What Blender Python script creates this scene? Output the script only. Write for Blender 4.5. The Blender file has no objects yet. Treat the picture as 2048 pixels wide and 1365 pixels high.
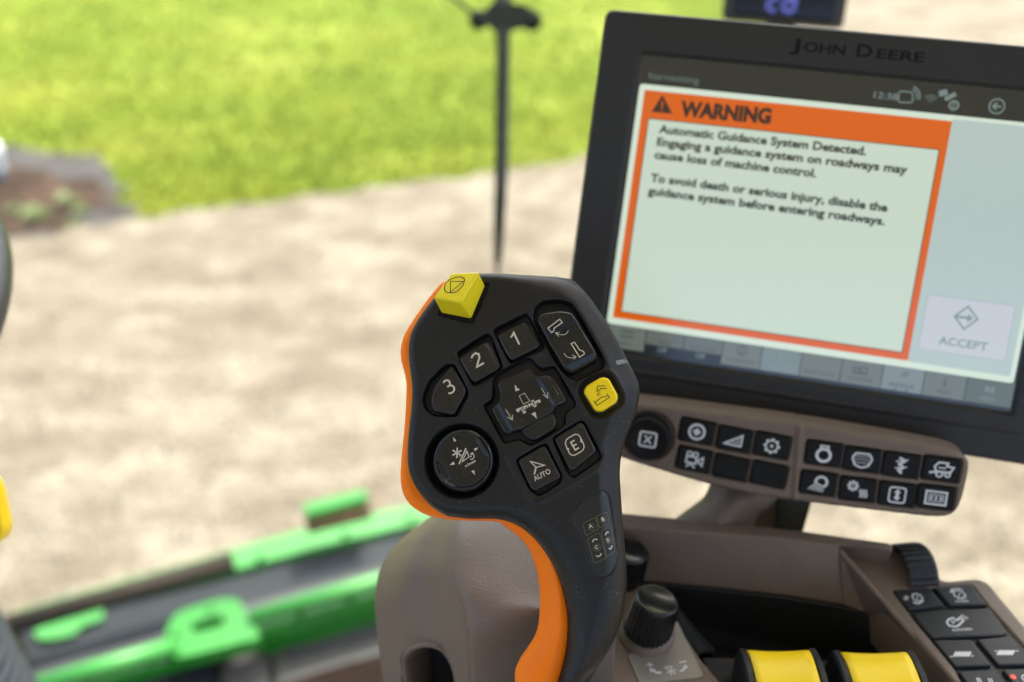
import bpy, bmesh, math, random
import numpy as np
from mathutils import Vector, Matrix, noise
random.seed(4); np.random.seed(4)
S = bpy.context.scene
COL = S.collection

# ------------------------------------------------------------------ camera, sky, sun, exposure
PITCH = math.radians(35.0)
CAM = Vector((0, 0, 3.0))
RIGHT = Vector((1, 0, 0))
FWD = Vector((0, math.cos(PITCH), -math.sin(PITCH)))
DOWN = Vector((0, -math.sin(PITCH), -math.cos(PITCH)))
FPX = 1991.0
cam = bpy.data.objects.new('camera', bpy.data.cameras.new('camera'))
COL.objects.link(cam)
cam.data.sensor_width = 36.0
cam.data.lens = FPX / 2048 * 36.0
cam.location = CAM
cam.rotation_euler = (math.radians(90) - PITCH, 0, 0)
cam.data.clip_start = 0.02
cam.data.clip_end = 600
cam.data.dof.use_dof = True
cam.data.dof.focus_distance = 0.402
cam.data.dof.aperture_fstop = 4.7
cam.data.dof.aperture_blades = 0
S.camera = cam

SUN_ELEV, SUN_AZ = math.radians(61), math.radians(28)   # azimuth clockwise from +Y (the way the cab faces)
world = bpy.data.worlds.new('World'); S.world = world; world.use_nodes = True
wn = world.node_tree.nodes; wl = world.node_tree.links
sky = wn.new('ShaderNodeTexSky'); sky.sky_type = 'NISHITA'; sky.sun_disc = False
sky.sun_elevation = SUN_ELEV; sky.sun_rotation = SUN_AZ
sky.air_density = 0.8; sky.dust_density = 6.0; sky.ozone_density = 1.0
wn['Background'].inputs['Strength'].default_value = 0.15
wl.new(sky.outputs[0], wn['Background'].inputs['Color'])
sl = bpy.data.lights.new('sun', 'SUN'); sl.energy = 2.0; sl.angle = math.radians(8); sl.color = (1, .94, .84)
sun = bpy.data.objects.new('sun', sl); COL.objects.link(sun)
sd = Vector((math.sin(SUN_AZ) * math.cos(SUN_ELEV), math.cos(SUN_AZ) * math.cos(SUN_ELEV), math.sin(SUN_ELEV)))
sun.rotation_euler = sd.to_track_quat('Z', 'Y').to_euler()
S.view_settings.view_transform = 'Standard'
S.view_settings.look = 'None'
S.view_settings.exposure = 2.0
S.view_settings.gamma = 1
S.view_settings.use_curve_mapping = False
EXPO = 2 ** S.view_settings.exposure

# ------------------------------------------------------------------ geometry of the view: pixel of the photograph -> ray
def ray(px, py):
    return RIGHT * ((px - 1024) / FPX) + DOWN * ((py - 682.5) / FPX) + FWD
def at(px, py, depth):
    return CAM + ray(px, py) * depth
def cam_vec(x, y, z):
    return (RIGHT * x + DOWN * y + FWD * z).normalized()
def on_level(px, py, z):
    r = ray(px, py); return CAM + r * ((z - CAM.z) / r.z)

class Frame:
    """a local plane: origin o, x axis u, y axis w (up), z axis n (towards the viewer's side); mm in, metres out"""
    def __init__(s, o, u, w, k=1.0):
        s.k = k; s.o = Vector(o); s.u = Vector(u).normalized()
        s.n = s.u.cross(Vector(w)).normalized(); s.w = s.n.cross(s.u)
        s.M = Matrix(((s.u.x, s.w.x, s.n.x, s.o.x), (s.u.y, s.w.y, s.n.y, s.o.y), (s.u.z, s.w.z, s.n.z, s.o.z), (0, 0, 0, 1))) @ Matrix.Scale(k, 4)
    def loc(s, px, py, h=0.0):
        r = ray(px, py); t = ((s.o + s.n * h * .001 * s.k) - CAM).dot(s.n) / r.dot(s.n)
        p = CAM + r * t - s.o
        return (p.dot(s.u) * 1000 / s.k, p.dot(s.w) * 1000 / s.k)
    def locs(s, pts, h=0.0): return [s.loc(x, y, h) for x, y in pts]
    def pt(s, x, y, z=0): return s.o + (s.u * x + s.w * y + s.n * z) * .001 * s.k
WORLD = Frame((0, 0, 0), (1, 0, 0), (0, 1, 0))

# ------------------------------------------------------------------ objects and parents
WM = {}
def link(name, data, M, parent=None):
    o = bpy.data.objects.new(name, data); COL.objects.link(o)
    WM[o.name] = M.copy()
    if parent is not None:
        o.parent = parent; o.matrix_basis = WM[parent.name].inverted() @ M
    else:
        o.matrix_basis = M
    return o
def thing(name, label, cat, M, group=None, kind=None):
    o = link(name, None, M); o['label'] = label; o['category'] = cat; o.empty_display_size = .02
    if group: o['group'] = group
    if kind: o['kind'] = kind
    return o
def me(name, verts, faces, mat, M=None, parent=None, smooth=True, mm=True):
    k = .001 if mm else 1.0
    m = bpy.data.meshes.new(name)
    if isinstance(verts, np.ndarray): verts = (verts * k).tolist()
    else: verts = [tuple(c * k for c in v) for v in verts]
    m.from_pydata(verts, [], faces if isinstance(faces, list) else faces.tolist())
    m.validate()
    if smooth: m.polygons.foreach_set('use_smooth', [True] * len(m.polygons))
    m.materials.append(mat)
    return link(name, m, M if M is not None else Matrix.Identity(4), parent)
def bm_obj(name, bm, mat, M=None, parent=None, smooth=False):
    bmesh.ops.recalc_face_normals(bm, faces=bm.faces)
    m = bpy.data.meshes.new(name); bm.to_mesh(m); bm.free()
    if smooth: m.polygons.foreach_set('use_smooth', [True] * len(m.polygons))
    m.materials.append(mat)
    return link(name, m, M if M is not None else Matrix.Identity(4), parent)

# ------------------------------------------------------------------ materials
def lin(c):
    return tuple(((v / 255) / 12.92 if v <= 10 else (((v / 255) + .055) / 1.055) ** 2.4) for v in c)
MATS = {}
def mat(name, col, rough=.5, spec=.5, metal=0., noise_amt=0., noise_scale=50., bump=0., bump_scale=800., dust=0., dust_scale=900.,
        dust_col=(.30, .24, .17), emit=None, emit_s=1.0, coat=0., rough_var=0., trans=0., tint2=None):
    m = bpy.data.materials.new(name); m.use_nodes = True
    n = m.node_tree.nodes; l = m.node_tree.links; b = n['Principled BSDF']
    b.inputs['Base Color'].default_value = (*col, 1); b.inputs['Roughness'].default_value = rough
    b.inputs['Specular IOR Level'].default_value = spec; b.inputs['Metallic'].default_value = metal
    b.inputs['Coat Weight'].default_value = coat; b.inputs['Coat Roughness'].default_value = .08
    if trans: b.inputs['Transmission Weight'].default_value = trans
    tc = n.new('ShaderNodeTexCoord')
    csock = None
    if noise_amt or tint2:
        t = n.new('ShaderNodeTexNoise'); t.inputs['Scale'].default_value = noise_scale; t.inputs['Detail'].default_value = 6
        l.new(tc.outputs['Object'], t.inputs['Vector'])
        mx = n.new('ShaderNodeMix'); mx.data_type = 'RGBA'
        c2 = tint2 if tint2 else tuple(min(1, c * (1 + noise_amt)) for c in col)
        c1 = col if tint2 else tuple(c * (1 - noise_amt) for c in col)
        mx.inputs[6].default_value = (*c1, 1); mx.inputs[7].default_value = (*c2, 1)
        r = n.new('ShaderNodeMapRange'); r.inputs[1].default_value = .3; r.inputs[2].default_value = .7
        l.new(t.outputs[0], r.inputs[0]); l.new(r.outputs[0], mx.inputs[0]); csock = mx.outputs[2]
    if dust:
        t = n.new('ShaderNodeTexNoise'); t.inputs['Scale'].default_value = dust_scale; t.inputs['Detail'].default_value = 2
        t2 = n.new('ShaderNodeTexNoise'); t2.inputs['Scale'].default_value = dust_scale / 14; t2.inputs['Detail'].default_value = 3
        l.new(tc.outputs['Object'], t.inputs['Vector']); l.new(tc.outputs['Object'], t2.inputs['Vector'])
        a = n.new('ShaderNodeMath'); a.operation = 'MULTIPLY_ADD'; a.inputs[1].default_value = .35
        l.new(t2.outputs[0], a.inputs[0]); l.new(t.outputs[0], a.inputs[2])
        r = n.new('ShaderNodeMapRange'); r.inputs[1].default_value = .98 - dust * .2; r.inputs[2].default_value = 1.04 - dust * .2
        r.inputs[4].default_value = .75
        l.new(a.outputs[0], r.inputs[0])
        mx = n.new('ShaderNodeMix'); mx.data_type = 'RGBA'; mx.inputs[7].default_value = (*dust_col, 1)
        if csock: l.new(csock, mx.inputs[6])
        else: mx.inputs[6].default_value = (*col, 1)
        l.new(r.outputs[0], mx.inputs[0]); csock = mx.outputs[2]
    if csock: l.new(csock, b.inputs['Base Color'])
    if rough_var:
        t = n.new('ShaderNodeTexNoise'); t.inputs['Scale'].default_value = 60; t.inputs['Detail'].default_value = 5
        l.new(tc.outputs['Object'], t.inputs['Vector'])
        r = n.new('ShaderNodeMapRange'); r.inputs[1].default_value = .3; r.inputs[2].default_value = .7
        r.inputs[3].default_value = max(.02, rough - rough_var); r.inputs[4].default_value = rough + rough_var
        l.new(t.outputs[0], r.inputs[0]); l.new(r.outputs[0], b.inputs['Roughness'])
    if bump:
        t = n.new('ShaderNodeTexNoise'); t.inputs['Scale'].default_value = bump_scale; t.inputs['Detail'].default_value = 3
        l.new(tc.outputs['Object'], t.inputs['Vector'])
        bp = n.new('ShaderNodeBump'); bp.inputs['Strength'].default_value = bump; bp.inputs['Distance'].default_value = .0004
        l.new(t.outputs[0], bp.inputs['Height']); l.new(bp.outputs[0], b.inputs['Normal'])
    if emit:
        b.inputs['Emission Color'].default_value = (*emit, 1); b.inputs['Emission Strength'].default_value = emit_s / EXPO
    MATS[name] = m
    return m
def screen_mat(name, srgb):     # a lit display: black glass that emits
    return mat(name, (.008, .009, .009), rough=.2, spec=.75, emit=lin(srgb), emit_s=1.0)

M_black = mat('black_soft_plastic', (.0066, .0074, .0076), rough=.45, spec=.38, bump=.25, bump_scale=2600, dust=.40, dust_scale=1500, rough_var=.07)
M_button = mat('black_button_plastic', (.0075, .0080, .0080), rough=.30, spec=.5, bump=.12, bump_scale=2500, dust=.36, dust_scale=1600, rough_var=.06)
M_panelkey = mat('bar_key_plastic', (.008, .0085, .0085), rough=.5, spec=.16, dust=.3, dust_scale=1500)
M_gloss = mat('glossy_black_plastic', (.008, .0095, .0095), rough=.24, spec=.42, dust=.38, dust_scale=1500, rough_var=.05, bump=.04, bump_scale=900)
M_membrane = mat('black_membrane', (.012, .0165, .017), rough=.33, spec=.4, dust=.38, dust_scale=1500)
M_dustdark = mat('dusty_black_gasket', (.012, .012, .011), rough=.8, bump=.8, bump_scale=1500, dust=1.05, dust_scale=1200, dust_col=(.16, .115, .07))
M_orange = mat('orange_plastic', (1.0, .215, .0), rough=.48, spec=.25, bump=.05, bump_scale=1500)
M_yellow = mat('yellow_plastic', (.80, .66, .012), rough=.42, spec=.4, noise_amt=.05, bump=.15, bump_scale=1500, dust=.3, dust_scale=900, dust_col=(.3, .25, .02))
M_yellow2 = mat('warm_yellow_plastic', (.92, .66, .004), rough=.36, spec=.4, noise_amt=.04, bump=.1, bump_scale=900, dust=.34, dust_scale=500, dust_col=(.3, .22, .03))
M_print = mat('pale_printed_symbol', (.60, .55, .43), rough=.55, dust=.25, dust_scale=1500, dust_col=(.2, .17, .12))
M_goldprint = mat('thin_gold_outline', (.20, .16, .08), rough=.5)
M_wprint = mat('white_backlit_symbol', (.62, .66, .68), rough=.5)
M_darkprint = mat('dark_symbol_print', (.018, .022, .02), rough=.45)
M_brown = mat('brown_grained_plastic', (.150, .114, .083), rough=.45, spec=.45, noise_amt=.08, noise_scale=18, bump=.9, bump_scale=900, rough_var=.05)
M_brown2 = mat('brown_panel_plastic', (.150, .112, .086), rough=.48, spec=.4, noise_amt=.05, noise_scale=15, bump=.3, bump_scale=900)
M_tray = mat('black_tray_plastic', (.012, .012, .013), rough=.5, spec=.4, bump=.3, bump_scale=700, noise_amt=.1)
M_keyrub = mat('slate_black_rubber', (.011, .0155, .018), rough=.45, spec=.35, bump=.2, bump_scale=1200, dust=.30, dust_scale=900)
M_led = mat('clear_indicator_plastic', (.09, .11, .10), rough=.2, spec=.6)
M_greyplate = mat('grey_label_plate', (.21, .20, .165), rough=.38, spec=.45, bump=.05)
M_bezel = mat('charcoal_bezel_plastic', (.024, .0245, .0235), rough=.5, spec=.35, bump=.2, bump_scale=700, noise_amt=.06)
M_bezel2 = mat('olive_grey_edge_plastic', (.055, .058, .046), rough=.45, spec=.4)
M_engrave = mat('engraved_dark_letter', (.010, .010, .010), rough=.6, spec=.1)

# ------------------------------------------------------------------ 2-D helpers (mm)
def fillet(poly, r, n=5):
    out = []; N = len(poly)
    for i in range(N):
        p = np.array(poly[i]); a = np.array(poly[i - 1]); b = np.array(poly[(i + 1) % N])
        da, db = a - p, b - p; la, lb = np.linalg.norm(da), np.linalg.norm(db)
        c = min(r, la * .48, lb * .48)
        s, e = p + da / la * c, p + db / lb * c
        for k in range(n + 1):
            t = k / n; out.append(tuple((1 - t) ** 2 * s + 2 * t * (1 - t) * p + t * t * e))
    return out
def spline(pts, n=5, closed=True):
    P = [np.array(p, float) for p in pts]; N = len(P); out = []
    for i in range(N if closed else N - 1):
        if closed: p0, p1, p2, p3 = P[i - 1], P[i], P[(i + 1) % N], P[(i + 2) % N]
        else: p0, p1, p2, p3 = P[max(i - 1, 0)], P[i], P[i + 1], P[min(i + 2, N - 1)]
        for k in range(n):
            t = k / n
            out.append(tuple(.5 * ((2 * p1) + (-p0 + p2) * t + (2 * p0 - 5 * p1 + 4 * p2 - p3) * t * t + (-p0 + 3 * p1 - 3 * p2 + p3) * t ** 3)))
    if not closed: out.append(tuple(P[-1]))
    return out
def sdf(X, Y, poly):
    """signed distance (positive inside) and nearest point"""
    P = np.array(poly); Q = np.roll(P, -1, axis=0)
    best = np.full(X.shape, 1e9); nx = np.zeros(X.shape); ny = np.zeros(X.shape); inside = np.zeros(X.shape, bool)
    for (ax, ay), (bx, by) in zip(P, Q):
        ex, ey = bx - ax, by - ay; L = ex * ex + ey * ey
        if L < 1e-12: continue
        t = np.clip(((X - ax) * ex + (Y - ay) * ey) / L, 0, 1)
        cx, cy = ax + t * ex, ay + t * ey; d = (X - cx) ** 2 + (Y - cy) ** 2
        m = d < best; best = np.where(m, d, best); nx = np.where(m, cx, nx); ny = np.where(m, cy, ny)
        if ey != 0:
            c = ((ay > Y) != (by > Y)) & (X < ex * (Y - ay) / ey + ax); inside ^= c
    d = np.sqrt(best)
    return np.where(inside, d, -d), nx, ny
def sdl(X, Y, pts):
    best = np.full(X.shape, 1e9)
    for (ax, ay), (bx, by) in zip(pts[:-1], pts[1:]):
        ex, ey = bx - ax, by - ay; L = ex * ex + ey * ey + 1e-12
        t = np.clip(((X - ax) * ex + (Y - ay) * ey) / L, 0, 1)
        best = np.minimum(best, (X - ax - t * ex) ** 2 + (Y - ay - t * ey) ** 2)
    return np.sqrt(best)
def sst(a, b, x):
    t = np.clip((x - a) / (b - a), 0, 1); return t * t * (3 - 2 * t)
def edge_drop(d, R):
    q = np.clip(R - d, 0, R); return R - np.sqrt(np.maximum(R * R - q * q, 0))

class Slab:
    """a moulded shape: outline, top height field, rounded rim, walls going down; keeps its height field so prints can lie on it"""
    def __init__(s, name, poly, material, frame, parent, top=0.0, R=.6, side=3.0, res=.25, wells=None, base=None, drop=None):
        P = np.array(poly); x0, y0 = P.min(0) - res * 2; x1, y1 = P.max(0) + res * 2
        nx, ny = int((x1 - x0) / res) + 2, int((y1 - y0) / res) + 2
        gx, gy = x0 + np.arange(nx) * res, y0 + np.arange(ny) * res
        X, Y = np.meshgrid(gx, gy)
        d, cx, cy = sdf(X, Y, poly)
        out = d < 0
        keep = ~(out[:-1, :-1] & out[1:, :-1] & out[:-1, 1:] & out[1:, 1:])
        X2, Y2 = np.where(out, cx, X), np.where(out, cy, Y); dd = np.maximum(d, 0)
        H = top(X2, Y2) if callable(top) else np.full(X.shape, float(top))
        Rr = R(X2, Y2) if callable(R) else R
        H = H - (drop(X2, Y2, dd, Rr) if drop else edge_drop(dd, Rr))
        if wells is not None: H = wells(X2, Y2, dd, H)
        s.x0, s.y0, s.res, s.H, s.nx, s.ny = x0, y0, res, H, nx, ny
        idx = np.arange(nx * ny).reshape(ny, nx)
        F = np.stack([idx[:-1, :-1][keep], idx[:-1, 1:][keep], idx[1:, 1:][keep], idx[1:, :-1][keep]], 1)
        used = np.unique(F); remap = np.full(nx * ny, -1); remap[used] = np.arange(len(used))
        F = remap[F]; V = np.stack([X2.ravel()[used], Y2.ravel()[used], H.ravel()[used]], 1)
        # boundary walls
        E = np.concatenate([F[:, [0, 1]], F[:, [1, 2]], F[:, [2, 3]], F[:, [3, 0]]]); 
        key = {}
        Es = np.sort(E, 1); code = Es[:, 0].astype(np.int64) * (len(V) + 1) + Es[:, 1]
        u, inv, cnt = np.unique(code, return_inverse=True, return_counts=True)
        B = E[cnt[inv.ravel()] == 1]
        bv = np.unique(B); nv = len(V); m2 = {int(b): nv + i for i, b in enumerate(bv)}
        low = V[bv].copy(); low[:, 2] = low[:, 2] - side if base is None else base
        V = np.concatenate([V, low])
        W = [[int(b), int(a), m2[int(a)], m2[int(b)]] for a, b in B]
        faces = F.tolist() + W
        s.o = me(name, V, faces, material, frame.M, parent)
        s.frame = frame; s.mat = material
    def h(s, x, y):
        fx = min(max((x - s.x0) / s.res, 0), s.nx - 1.001); fy = min(max((y - s.y0) / s.res, 0), s.ny - 1.001)
        i, j = int(fx), int(fy); a, b = fx - i, fy - j; H = s.H
        return H[j, i] * (1 - a) * (1 - b) + H[j, i + 1] * a * (1 - b) + H[j + 1, i] * (1 - a) * b + H[j + 1, i + 1] * a * b

def ribbon(pts, w, closed=False):
    """flat stroke round a polyline -> verts2d, faces"""
    P = [np.array(p, float) for p in pts]
    N = len(P); V = []; F = []
    for i in range(N):
        a = P[i - 1] if (i > 0 or closed) else P[i]; b = P[(i + 1) % N] if (i < N - 1 or closed) else P[i]
        d1 = P[i] - a; d2 = b - P[i]
        l1, l2 = np.linalg.norm(d1), np.linalg.norm(d2)
        d1 = d1 / l1 if l1 > 1e-9 else d2 / max(l2, 1e-9); d2 = d2 / l2 if l2 > 1e-9 else d1
        t = d1 + d2; lt = np.linalg.norm(t)
        t = t / lt if lt > 1e-6 else d1
        nrm = np.array([-t[1], t[0]]); c = max(.45, abs(nrm @ np.array([-d1[1], d1[0]])))
        V += [P[i] + nrm * w / 2 / c, P[i] - nrm * w / 2 / c]
    for i in range(N if closed else N - 1):
        j = (i + 1) % N; F.append([2 * i, 2 * i + 1, 2 * j + 1, 2 * j])
    return V, F
def circ(cx, cy, r, n=28, a0=0., a1=360., ry=None):
    full = abs(a1 - a0) >= 360
    k = n if full else n + 1
    return [(cx + r * math.cos(math.radians(a0 + (a1 - a0) * i / n)), cy + (ry or r) * math.sin(math.radians(a0 + (a1 - a0) * i / n))) for i in range(k)]

class Art:
    """flat print collected as strokes, filled shapes and letters, laid on a surface; lifted a hair so it never lies in its plane"""
    def __init__(s, step=.5): s.V = []; s.F = []; s.step = step
    def add(s, V, F):
        k = len(s.V); s.V += [tuple(v) for v in V]; s.F += [[i + k for i in f] for f in F]; return s
    def line(s, pts, w, closed=False, step=.45):
        P = [tuple(p) for p in pts]
        if s.step:
            Q = []
            for i in range(len(P) if closed else len(P) - 1):
                a, b = P[i], P[(i + 1) % len(P)]; n = max(1, int(math.dist(a, b) / s.step))
                Q += [(a[0] + (b[0] - a[0]) * k / n, a[1] + (b[1] - a[1]) * k / n) for k in range(n)]
            if not closed: Q.append(P[-1])
            P = Q
        return s.add(*ribbon(P, w, closed))
    def fill(s, pts): return s.add(pts, [list(range(len(pts)))])
    def text(s, body, p0, p1, cap, bold=0.0, shear=0.0, wfit=True, align='L'):
        c = bpy.data.curves.new('t', 'FONT'); c.body = body; c.offset = bold; c.resolution_u = 3; c.shear = shear
        o = bpy.data.objects.new('t', c); m = o.to_mesh()
        V = np.array([v.co[:2] for v in m.vertices]); F = [list(p.vertices) for p in m.polygons]
        o.to_mesh_clear(); bpy.data.objects.remove(o); bpy.data.curves.remove(c)
        if len(V) == 0: return s
        x0, x1 = V[:, 0].min(), V[:, 0].max()
        p0 = np.array(p0); p1 = np.array(p1); d = p1 - p0; L = np.linalg.norm(d); d = d / L; nn = np.array([-d[1], d[0]])
        sy = cap / .73; sx = L / (x1 - x0) if wfit else sy
        off = 0 if align == 'L' else (L - (x1 - x0) * sx) / 2
        W = p0 + np.outer((V[:, 0] - x0) * sx + off, d) + np.outer(V[:, 1] * sy, nn)
        return s.add(W.tolist(), F)
    def put(s, name, material, frame, parent, z=0.0, surf=None, lift=.05):
        V3 = []
        for x, y in s.V:
            V3.append((x, y, (surf.h(x, y) + lift) if surf is not None else z + lift))
        m = me(name, V3, s.F, material, frame.M, parent, smooth=False)
        return m
# ================================================================== CONTROL LEVER (hydro handle)
nJ = cam_vec(-.06, -.20, -1.0)
uJ = (RIGHT - nJ * RIGHT.dot(nJ)).normalized()
J = Frame(at(1040, 790, .40), uJ, nJ.cross(uJ))
lever = thing('control_lever', 'black and orange multi-button harvester drive lever with yellow stop button, in sharp focus', 'control lever',
              Matrix.Translation(at(1130, 1420, .45)))
def Z(ox, oy, k): return lambda pts: [(ox + k * x, oy + k * y) for x, y in pts]
z1 = Z(780, 520, .2542); z3 = Z(740, 1020, .2539); z4 = Z(940, 700, .17582); z5 = Z(840, 840, .13187); z6 = Z(1020, 840, .13185); z7 = Z(1040, 580, .2052); z8 = Z(1120, 960, .16113)

black_px = [(922, 549), (958, 547), (996, 546), (1060, 548), (1110, 549), (1136, 555), (1159, 569), (1177, 586), (1197, 614), (1217, 643), (1238, 679), (1256, 716), (1270, 742),
            (1279, 764), (1281, 782), (1278, 805), (1271, 830), (1260, 858), (1250, 884), (1244, 910), (1241, 942), (1243, 985), (1247, 1040), (1252, 1090), (1256, 1145),
            (1256, 1185), (1248, 1240), (1230, 1290), (1197, 1342), (1170, 1375), (1145, 1420), (1125, 1470), (1080, 1475), (1090, 1430), (1105, 1390), (1114, 1365), (1122, 1337), (1130, 1299), (1133, 1243), (1128, 1203),
            (1118, 1162), (1103, 1127), (1078, 1090), (1055, 1066), (1032, 1050), (1007, 1041), (979, 1037), (938, 1037), (905, 1034), (889, 1031), (864, 1016), (844, 994),
            (828, 970), (818, 947), (814, 922), (814, 891), (817, 853), (821, 820), (823, 774), (817, 723), (816, 693), (822, 663), (836, 637), (851, 616), (866, 597), (886, 571)]
body_poly = spline(J.locs(black_px, -3), 3)

# button outlines, photograph pixels
btn = {
 'one': z1([(842, 590), (1060, 483), (1182, 655), (1165, 692), (955, 795), (926, 760)]),
 'two': z1([(538, 772), (752, 640), (798, 672), (868, 830), (850, 865), (670, 965), (640, 950)]),
 'three': z1([(482, 828), (600, 1020), (592, 1062), (502, 1224), (340, 1192), (320, 1110), (345, 1000)]),
 'rocker': z1([(1152, 470), (1180, 425), (1330, 398), (1430, 415), (1475, 470), (1632, 750), (1610, 795), (1430, 892), (1375, 870), (1200, 570)]),
 'unload': z7([(617, 990), (650, 930), (800, 845), (865, 860), (957, 1030), (945, 1090), (800, 1185), (735, 1180)]),
 'auto': z6([(112, 612), (490, 393), (542, 405), (772, 850), (745, 895), (385, 1083), (310, 1042)]),
 'engage': z6([(665, 282), (1060, 35), (1110, 55), (1302, 450), (1285, 505), (955, 780), (895, 750)]),
 'pad': z4([(305, 400), (330, 350), (660, 205), (705, 225), (745, 290), (800, 312), (890, 275), (950, 300), (1095, 560), (1080, 605), (985, 645), (940, 700), (985, 790), (975, 890), (740, 1035), (650, 1010), (590, 930), (545, 915), (430, 972), (370, 930), (245, 690), (255, 650), (330, 600), (345, 500)]),
}
well_px = {
 'one': z1([(805, 548), (1075, 415), (1110, 470), (1222, 675), (1195, 712), (965, 818), (935, 800)]),
 'two': z1([(518, 728), (752, 578), (795, 590), (888, 840), (868, 880), (690, 992), (648, 988)]),
 'three': z1([(430, 822), (505, 815), (615, 1035), (605, 1090), (525, 1235), (340, 1228), (262, 1160), (250, 1080), (300, 950)]),
 'rocker': z1([(1130, 385), (1190, 325), (1330, 310), (1430, 335), (1500, 440), (1692, 790), (1680, 855), (1480, 950), (1420, 935), (1335, 850), (1180, 590), (1130, 470)]),
 'auto': z6([(85, 605), (490, 370), (560, 365), (790, 850), (770, 950), (470, 1150), (390, 1140), (300, 1060)]),
 'engage': z6([(640, 275), (1070, 10), (1130, 30), (1390, 530), (1375, 600), (960, 890), (900, 860)]),
 'pad': z4([(250, 330), (300, 265), (640, 85), (705, 100), (775, 190), (835, 208), (965, 175), (1205, 600), (1195, 645), (1100, 710), (1085, 760), (1095, 830), (1040, 890), (720, 1080), (660, 1085), (560, 1015), (400, 1062), (375, 1050), (155, 640), (165, 615), (250, 570), (262, 440)]),
}
wells = {k: fillet(J.locs(v, 0), 1.6) for k, v in well_px.items()}
well_depth = {'one': 4.5, 'two': 4.5, 'three': 4.5, 'rocker': 5.5, 'auto': 3.6, 'engage': 3.6, 'pad': 4.2}
cR = J.loc(923, 922, 0); rW = (J.loc(923 + 76.5, 922, 0)[0] - cR[0])
unl_poly = fillet(J.locs(btn['unload'], .8), 3.0)
panel_px = z8([(500, 145), (560, 152), (604, 210), (640, 400), (700, 780), (722, 920), (700, 1060), (640, 1160), (560, 1205), (500, 1213), (430, 1180), (378, 1090), (345, 970), (260, 740), (140, 500), (150, 430), (230, 300), (350, 205)])
panel_poly = spline(J.locs(panel_px, -1), 3)
groove1 = spline(J.locs([(886, 720), (960, 678), (1057, 621), (1063, 608), (1076, 601), (1118, 595), (1146, 602), (1163, 632), (1204, 700)], 0), 4, closed=False)
groove2 = J.locs([(843, 795), (845, 850), (847, 905)], 0)
ridge_ae = spline(J.locs(z6([(-40, 560), (40, 760), (200, 1010), (300, 1190), (430, 1250), (800, 1060), (1290, 770), (1400, 640), (1440, 500)]), 0), 4, closed=False)
rim_unl = None
yb = J.loc(1040, 1020, 0)[1]; yb2 = J.loc(1040, 1330, 0)[1]; xr = J.loc(1250, 700, 0)[0]; xl = J.loc(850, 700, 0)[0]
def R_body(x, y):
    g = sst(yb + 6, yb2, y * 0 + y) if False else np.clip((yb + 10 - y) / (yb + 10 - yb2), 0, 1)
    rx = sst(xl + 12, xr, x)
    return (3.6 + 6.5 * rx) * (1 - g) + 12.5 * g
def body_top(x, y):
    g = np.clip((yb + 14 - y) / 60, 0, 1)
    return .0 - .0016 * (x * x) * .35 - 2.5 * g * g
stop_base = J.locs([(880, 628), (943, 642), (974, 571), (912, 556)], 0)
def body_wells(X, Y, d, H):
    s_, _, _ = sdf(X, Y, stop_base)
    H = H - 2.2 * sst(-1.1, -.6, s_) * sst(1.2, 2.6, d)
    for k, p in wells.items():
        s_, _, _ = sdf(X, Y, p)
        H = H - well_depth[k] * sst(-.15, .55, s_) + .0
        H = H - .25 * np.exp(-(s_ / .8) ** 2)
    r = np.hypot(X - cR[0], Y - cR[1])
    H = H - 5.2 * sst(rW + .2, rW - 3.2, r)
    s_, _, _ = sdf(X, Y, unl_poly)
    H = H + .35 * np.exp(-((s_ + 3.4) / .7) ** 2) - 2.4 * sst(-3.2, -.6, s_)
    s_, _, _ = sdf(X, Y, panel_poly)
    H = H - .45 * np.exp(-(s_ / .28) ** 2)
    for g in (groove1, groove2): H = H - .16 * np.exp(-(sdl(X, Y, g) / .22) ** 2)
    H = H + .45 * np.exp(-(sdl(X, Y, ridge_ae) / .8) ** 2)
    # small thumb dimple between the keys 1 and the pad
    cx, cy = J.loc(1083, 716, 0); H = H - .9 * np.exp(-(((X - cx) ** 2 + (Y - cy) ** 2) / 3.5))
    return H
def body_drop(x, y, d, Rr):
    rx = sst(xl + 30, xr - 4, x) * sst(yb - 16, yb + 6, y)
    t = 8.6 - d; t = .5 * (t + np.sqrt(t * t + .5)) - .02
    return (1 - rx) * edge_drop(d, Rr) + rx * (.62 * t + edge_drop(d, 2.4))
body = Slab('handle_shell', body_poly, M_black, J, lever, top=body_top, R=R_body, side=13, res=.3, wells=body_wells, drop=body_drop)

orange_px = [(893, 566), (864, 594), (841, 625), (818, 660), (807, 683), (803, 705), (805, 726), (812, 752), (815, 780), (813, 825), (810, 867), (805, 916), (803, 957), (808, 987), (823, 1011), (849, 1029), (882, 1037), (932, 1040), (988, 1042),
             (1009, 1053), (1035, 1073), (1055, 1097), (1068, 1127), (1075, 1158), (1079, 1198), (1076, 1249), (1065, 1284), (1045, 1315), (1032, 1335), (1028, 1352), (1029, 1375), (1034, 1420), (1040, 1470),
             (1110, 1470), (1130, 1400), (1150, 1330), (1165, 1260), (1162, 1200), (1148, 1140), (1110, 1075), (1060, 1025), (1000, 990), (930, 985), (885, 960), (860, 910), (862, 850), (870, 780), (866, 720), (880, 660), (920, 600)]
def R_or(x, y):
    g = np.clip((yb + 2 - y) / 18, 0, 1); return 4.0 + 8.5 * g
orange = Slab('orange_grip_strip', spline(J.locs(orange_px, -16), 3), M_orange, J, lever, top=lambda x, y: -9.5 + 0 * x, R=R_or, side=20, res=.5)
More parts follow.
